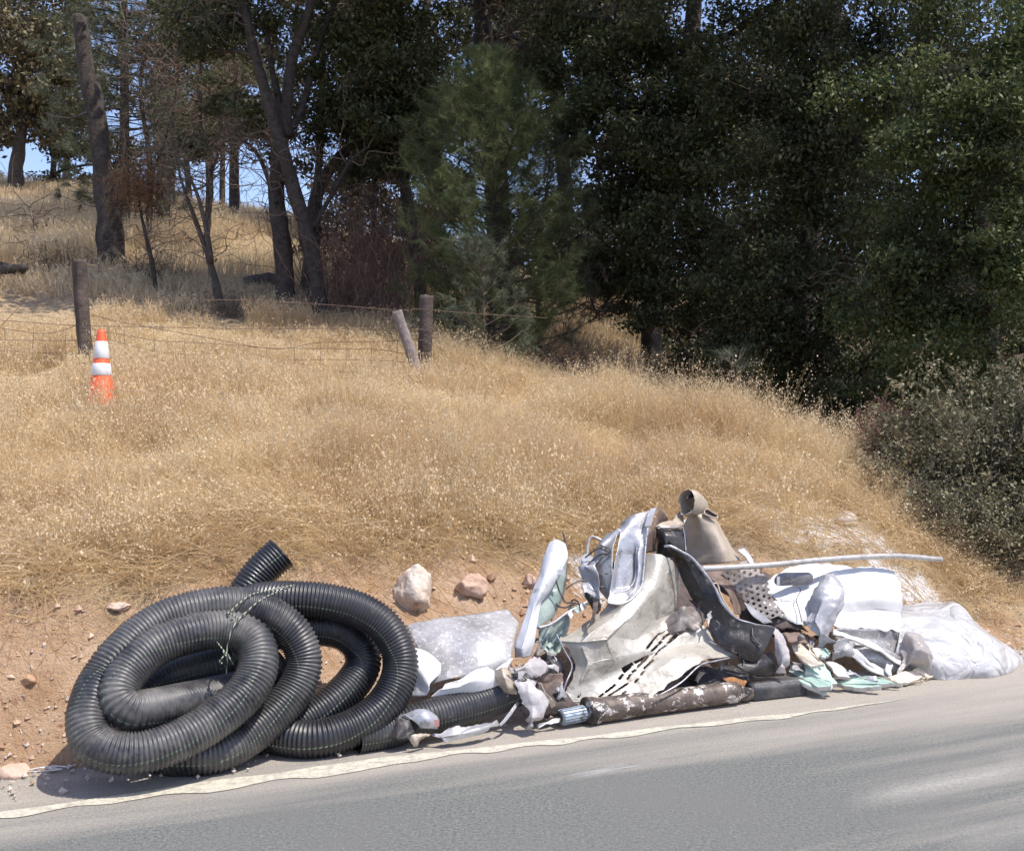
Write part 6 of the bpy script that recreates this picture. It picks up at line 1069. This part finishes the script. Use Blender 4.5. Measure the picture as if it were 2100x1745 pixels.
tree('low_oak_thicket', 'brownish low thicket behind the twin trunks and the leaning fence post', base_at(800, 21), [],
     [pxc(U, V, d, .9, .45, 1500) for U, V, d in [(700, 470, 21), (760, 420, 22), (780, 520, 20.5), (840, 470, 21), (880, 540, 20), (900, 430, 22), (720, 380, 23), (960, 560, 20), (1060, 520, 21), (1120, 600, 20), (680, 540, 21)]], M['leaf_autumn_dark'], M['bark'], cat='thicket', ls=.05, seed=278)
brush('bare_brush', 'pale tangled twigs hanging under the dense oak', 760, 600, 17.5, 1.6, 2.4, 110, 309, 'twig', .007)
# dead and thin trees on the left slope
tree('dead_tree', 'dead forked leaning tree with drooping bare twigs, left of the fallen log', base_at(465, 15.6), [(down(px_path([(464, 625), (440, 570), (425, 520), (400, 450), (375, 380), (360, 320)], 15.6)), rw(17, 15.6), .012), (px_path([(432, 540), (425, 480), (405, 400), (375, 340), (350, 290)], 15.5), rw(12, 15.5), .01)], [], None, M['bark_grey'], cat='dead tree', seed=290, twigs=55, twigr=.0045)
tree('thin_tree', 'thin bare sapling with a tuft of brown needles at its top', base_at(328, 16), [(down(px_path([(328, 605), (312, 540), (298, 480), (286, 420), (282, 380)], 16)), rw(10, 16), .012)], [], None, M['bark'], cat='sapling', seed=291, twigs=22, twigr=.004)
t = [o for o in COL.objects if o.name.startswith('thin_tree')][0]
rng = R(292); P = W(285, 385, 16) + rng.normal(0, 1, (1700, 3)) * [.22, .2, .2]; dn = rng.normal(0, 1, P.shape); dn[:, 2] -= .6; dn /= np.linalg.norm(dn, axis=1)[:, None]; w_ = np.cross(dn, rng.normal(0, 1, P.shape)) * .005
mesh('needle_tuft', np.stack([P - w_, P + w_, P + dn * .16], 1).reshape(-1, 3), None, np.arange(len(P) * 3).reshape(-1, 3), M['needle_brown'], t, False, attrs={'rnd': np.repeat(rng.random(len(P)), 3)})
tree('thin_tree', 'small bare twiggy tree on the open slope left of the snag', base_at(62, 19), [(down(px_path([(80, 520), (72, 480), (66, 450), (60, 420)], 19)), .014, .006)], [], None, M['twig_pale'], cat='sapling', seed=293, twigs=16, twigr=.005)
brush('bare_brush', 'tangle of bare reddish brush behind the leaning fence post', 780, 640, 15.6, 1.1, 1.7, 130, 301, 'twig_red', .006)
brush('bare_brush', 'tangle of bare reddish brush at the foot of the leaning twin trunk', 705, 650, 16.4, .7, 1.3, 70, 302, 'twig_red', .006)
brush('bare_brush', 'dry twiggy brush right of the young pines in the gap', 1170, 720, 14.6, .6, .5, 60, 303, 'twig_red', .005)
brush('bare_brush', 'dark dead twigs under the huge oak on the shaded ground', 1290, 740, 14.4, .9, .6, 80, 304, 'twig', .006)
brush('bare_brush', 'dead twigs around the foot of the forked dead tree', 475, 620, 15.2, .5, .35, 60, 305, 'twig', .006)
brush('bare_brush', 'low dead branches below the snag on the slope', 300, 560, 17, .9, .5, 50, 306, 'twig', .006)
brush('bare_brush', 'dry branches beside the dark log heap at the left edge', 110, 520, 17.5, .8, .5, 40, 307, 'twig', .007)
brush('bare_brush', 'dark drooping dead branches under the broad oak', 1750, 800, 13.2, .9, .9, 60, 308, 'twig', .006)
# fallen log, dark log heap, hut
def log(U0, V0, U1, V1, d, px, label, seed):
    a, b = W(U0, V0, d), W(U1, V1, d); C = catmull(np.array([a, a * .6 + b * .4 + [0, 0, .02], b]), 8); o = MB().tube(C, rw(px, d), 14, amp=.25, seed=seed).build('fallen_log', M['bark_grey'] if seed % 2 else M['bark'])
    return tag(o, label, 'log')
log(500, 580, 590, 572, 17, 24, 'fallen log resting on the slope against the twin trunks', 3)
for n_, a in enumerate([(-30, 562, 55, 548, 15.8, 18, 'charred log lying lowest in the heap at the left edge'), (-30, 548, 50, 556, 16.1, 16, 'charred log lying across the heap at the left edge'), (-10, 538, 38, 560, 16, 12, 'thin charred log on top of the heap at the left edge')]):
    o = log(*a, 4 + 2 * n_)
rock(452, 566, 13, 9, 'small white stone near the forked dead tree', M['rock_white'], 18, sink=.1)
c = W(540, 448, 30); t = thing('white_shed', (c[0], c[1], c[2] - .2), 'small white box shaped shed on the crest seen beside the twin trunks', 'shed')
MB().box(c + [0, .3, .0], (.42, .5, .34)).build('wall', M['white_paint'], t, False); MB().box(c + [0, .3, .185], (.46, .54, .03)).build('roof', M['white_dirty'], t, False)
for n_ in range(3): MB().box(c + [-.13 + .13 * n_, .04, 0], (.02, .014, .32)).build('seam', M['white_dirty'], t, False)

# leafy shrub at the right edge by the road
def leafy(name, label, cx, cy, rx, ry, h, n, seed, m, ls, ns=60, stem='twig'):
    rng = R(seed); b = np.array([cx, cy, hz(cx, cy)]); t = thing(name, b, label, 'shrub'); mb = MB(); V = []; Q = []; A = []; nv = 0; tips = []
    for _ in range(ns):
        az = rng.uniform(0, 6.28); rr = rng.random() ** .6; a = b + [rng.normal(0, rx * .2), rng.normal(0, ry * .2), 0]; a[2] = hz(a[0], a[1]) - .03
        e = np.array([cx + rx * rr * math.cos(az), cy + ry * rr * math.sin(az), 0]); e[2] = b[2] + h * (1 - .55 * rr ** 2) * rng.uniform(.55, 1.08)
        C = limb(a, e, rng, .15, 6, .06); mb.tube(C, np.linspace(.008, .002, len(C)), 5, caps=False)
        k = rng.integers(3, len(C), n // ns); P = C[k] + rng.normal(0, .075, (len(k), 3)); v, q_, a_ = leafcloud(P, ls, rng, .55, 1.1); V.append(v); Q.append(q_ + nv); A.append(a_); nv += len(v)
        for _ in range(5):
            j = rng.integers(6, len(C)); d2 = rng.normal(0, 1, 3); d2[2] = abs(d2[2]); C2 = limb(C[j], C[j] + d2 / np.linalg.norm(d2) * .16, rng, 0, 4, .08); mb.tube(C2, np.linspace(.003, .0012, len(C2)), 4, caps=False)
            v, q_, a_ = leafcloud(C2[rng.integers(0, len(C2), 18)] + rng.normal(0, .018, (18, 3)), ls, rng, .55, 1.1); V.append(v); Q.append(q_ + nv); A.append(a_); nv += len(v)
    mb.build('stems', M[stem], t); mesh('foliage', np.vstack(V), np.vstack(Q), None, m, t, False, attrs={'rnd': np.concatenate(A)}); return t
g1 = W(1990, 1170, 9.3); leafy('leafy_shrub', 'tall grey green leafy shrub at the right edge above the white sack', g1[0] - .02, g1[1] - .1, 1.0, .8, 1.65, 8500, 320, M['leaf_shrub'], .021, 120)
g2 = W(1815, 960, 9.9); leafy('leafy_shrub', 'small reddish brown shrub at the left side of the grey green one', g2[0] - .02, g2[1] - .1, .38, .32, .75, 3000, 321, M['leaf_red'], .011, 34, 'twig_red')
g3 = W(2120, 1200, 9.0); leafy('leafy_shrub', 'greener shrub crossing the right edge of the view beside the road', g3[0] + .1, g3[1], .5, .5, 1.5, 6000, 322, leafmat('leaf_shrub_green', (.07, .10, .05), (.14, .18, .09), (.3, .34, .2)), .014, 60)
g4 = W(1940, 1215, 8.7); leafy('leafy_shrub', 'thin low twiggy shrub in front of the tall one, behind the pole end', g4[0], g4[1], .45, .4, .5, 2600, 323, M['leaf_shrub'], .012, 50)
g5 = W(2040, 1230, 8.75); leafy('leafy_shrub', 'dense low green brown shrub near the road behind the white sack', g5[0], g5[1], .55, .45, .75, 7000, 324, M['leaf_shrub'], .0145, 80)
# tall weeds standing against the dark hollow
rng = R(330); mb = MB()
weeds = [clm for clm in [blade_clump('wild_oat', 22, .14, .55, .0035, .5, M['grass'], 340 + i, 1.) for i in range(4)]]
x = rng.uniform(-1, 4.6, 1500); a = x / 11.; y = np.interp(a, [-.02, .09, .2, .31, .46], [13., 11.6, 10.7, 10.2, 9.8]) + rng.normal(0, .35, 1500); k = rng.random(1500) < .32
put('wild_oats', x[k], y[k], weeds, .6, 1.15, .2)
x = rng.uniform(-4.4, 4.4, 1800); yp = rng.uniform(1.4, 6, 1800); k = rng.random(1800) < .14; put('wild_oats_tall', x[k], (yp + foot(x))[k], weeds, .5, .9, .2)


rng = R(77); nC = 1500; xa = rng.uniform(-3.2, 4.2, nC); ya = rng.uniform(.02, 1.2, nC); yb = ya + foot(xa); kk = rng.random(nC) < cutw(xa, yb) * (.35 + .65 * (n2(xa, yb, 3, 2, 71) > 0)); xa, yb = xa[kk], yb[kk]; nC = len(xa)
sz = rng.gamma(1.6, .006, nC) + .003; zb = ht(xa, yb)
Vg = (ico[None] * rng.uniform(.55, 1.2, (nC, 6, 1)) + rng.normal(0, .18, (nC, 6, 3))) * sz[:, None, None] + np.stack([xa, yb, zb + sz * .2], -1)[:, None]
t = NT('clods'); c = t.mix(t.attr('rnd'), (.30, .17, .10), (.60, .44, .32)); t.col(c); t.p(.95); t.bump(t.noise(60, 4), .004)
mesh('dirt_clods', Vg.reshape(-1, 3), None, (icf[None] + np.arange(nC)[:, None, None] * 6).reshape(-1, 3), t.m, None, False, origin=(0, 0, 0), attrs={'rnd': np.repeat(rng.random(nC), 6)})['kind'] = 'stuff'

# long fallen straws lying over the lip of the bank
rng = R(88); n = 3400; x0 = rng.uniform(-3.4, 3.6, n); k = rng.random(n) < np.where(x0 < .6, 1, .6); x0 = x0[k]; n = len(x0)
y0 = foot(x0) + T0(x0) + rng.gamma(2.2, .3, n) - .22; az = np.where(rng.random(n) < .5, 0, np.pi) + rng.normal(0, .6, n); L = rng.uniform(.18, .62, n); K = 7; V = []
u = np.linspace(0, 1, K)[None]; bend = rng.normal(0, .5, n)[:, None]; ang = az[:, None] + bend * u; dx = np.cumsum(np.cos(ang), 1) / K * L[:, None]; dy = np.cumsum(np.sin(ang), 1) / K * L[:, None]
X_ = x0[:, None] + dx; Y_ = y0[:, None] + dy; lift = rng.uniform(.01, .16, n)[:, None] * np.clip((Y_ - foot(X_) - T0(X_) + .1) / .3, .1, 1); Z_ = ht(X_, Y_) + lift * (.5 + u) + .01
w = .0026; P = np.stack([X_, Y_, Z_], -1); A = P + [0, 0, w]; B = P - [0, 0, w]; V = np.stack([A, B], 2).reshape(n, 2 * K, 3)
q1 = np.array([[2 * a_, 2 * a_ + 1, 2 * a_ + 3, 2 * a_ + 2] for a_ in range(K - 1)])
mesh('fallen_straw', V.reshape(-1, 3), (q1[None] + np.arange(n)[:, None, None] * 2 * K).reshape(-1, 4), None, M['grass'], None, False, origin=(0, 0, 0), attrs={'rnd': np.repeat(rng.uniform(.3, 1, n), 2 * K)})['kind'] = 'stuff'
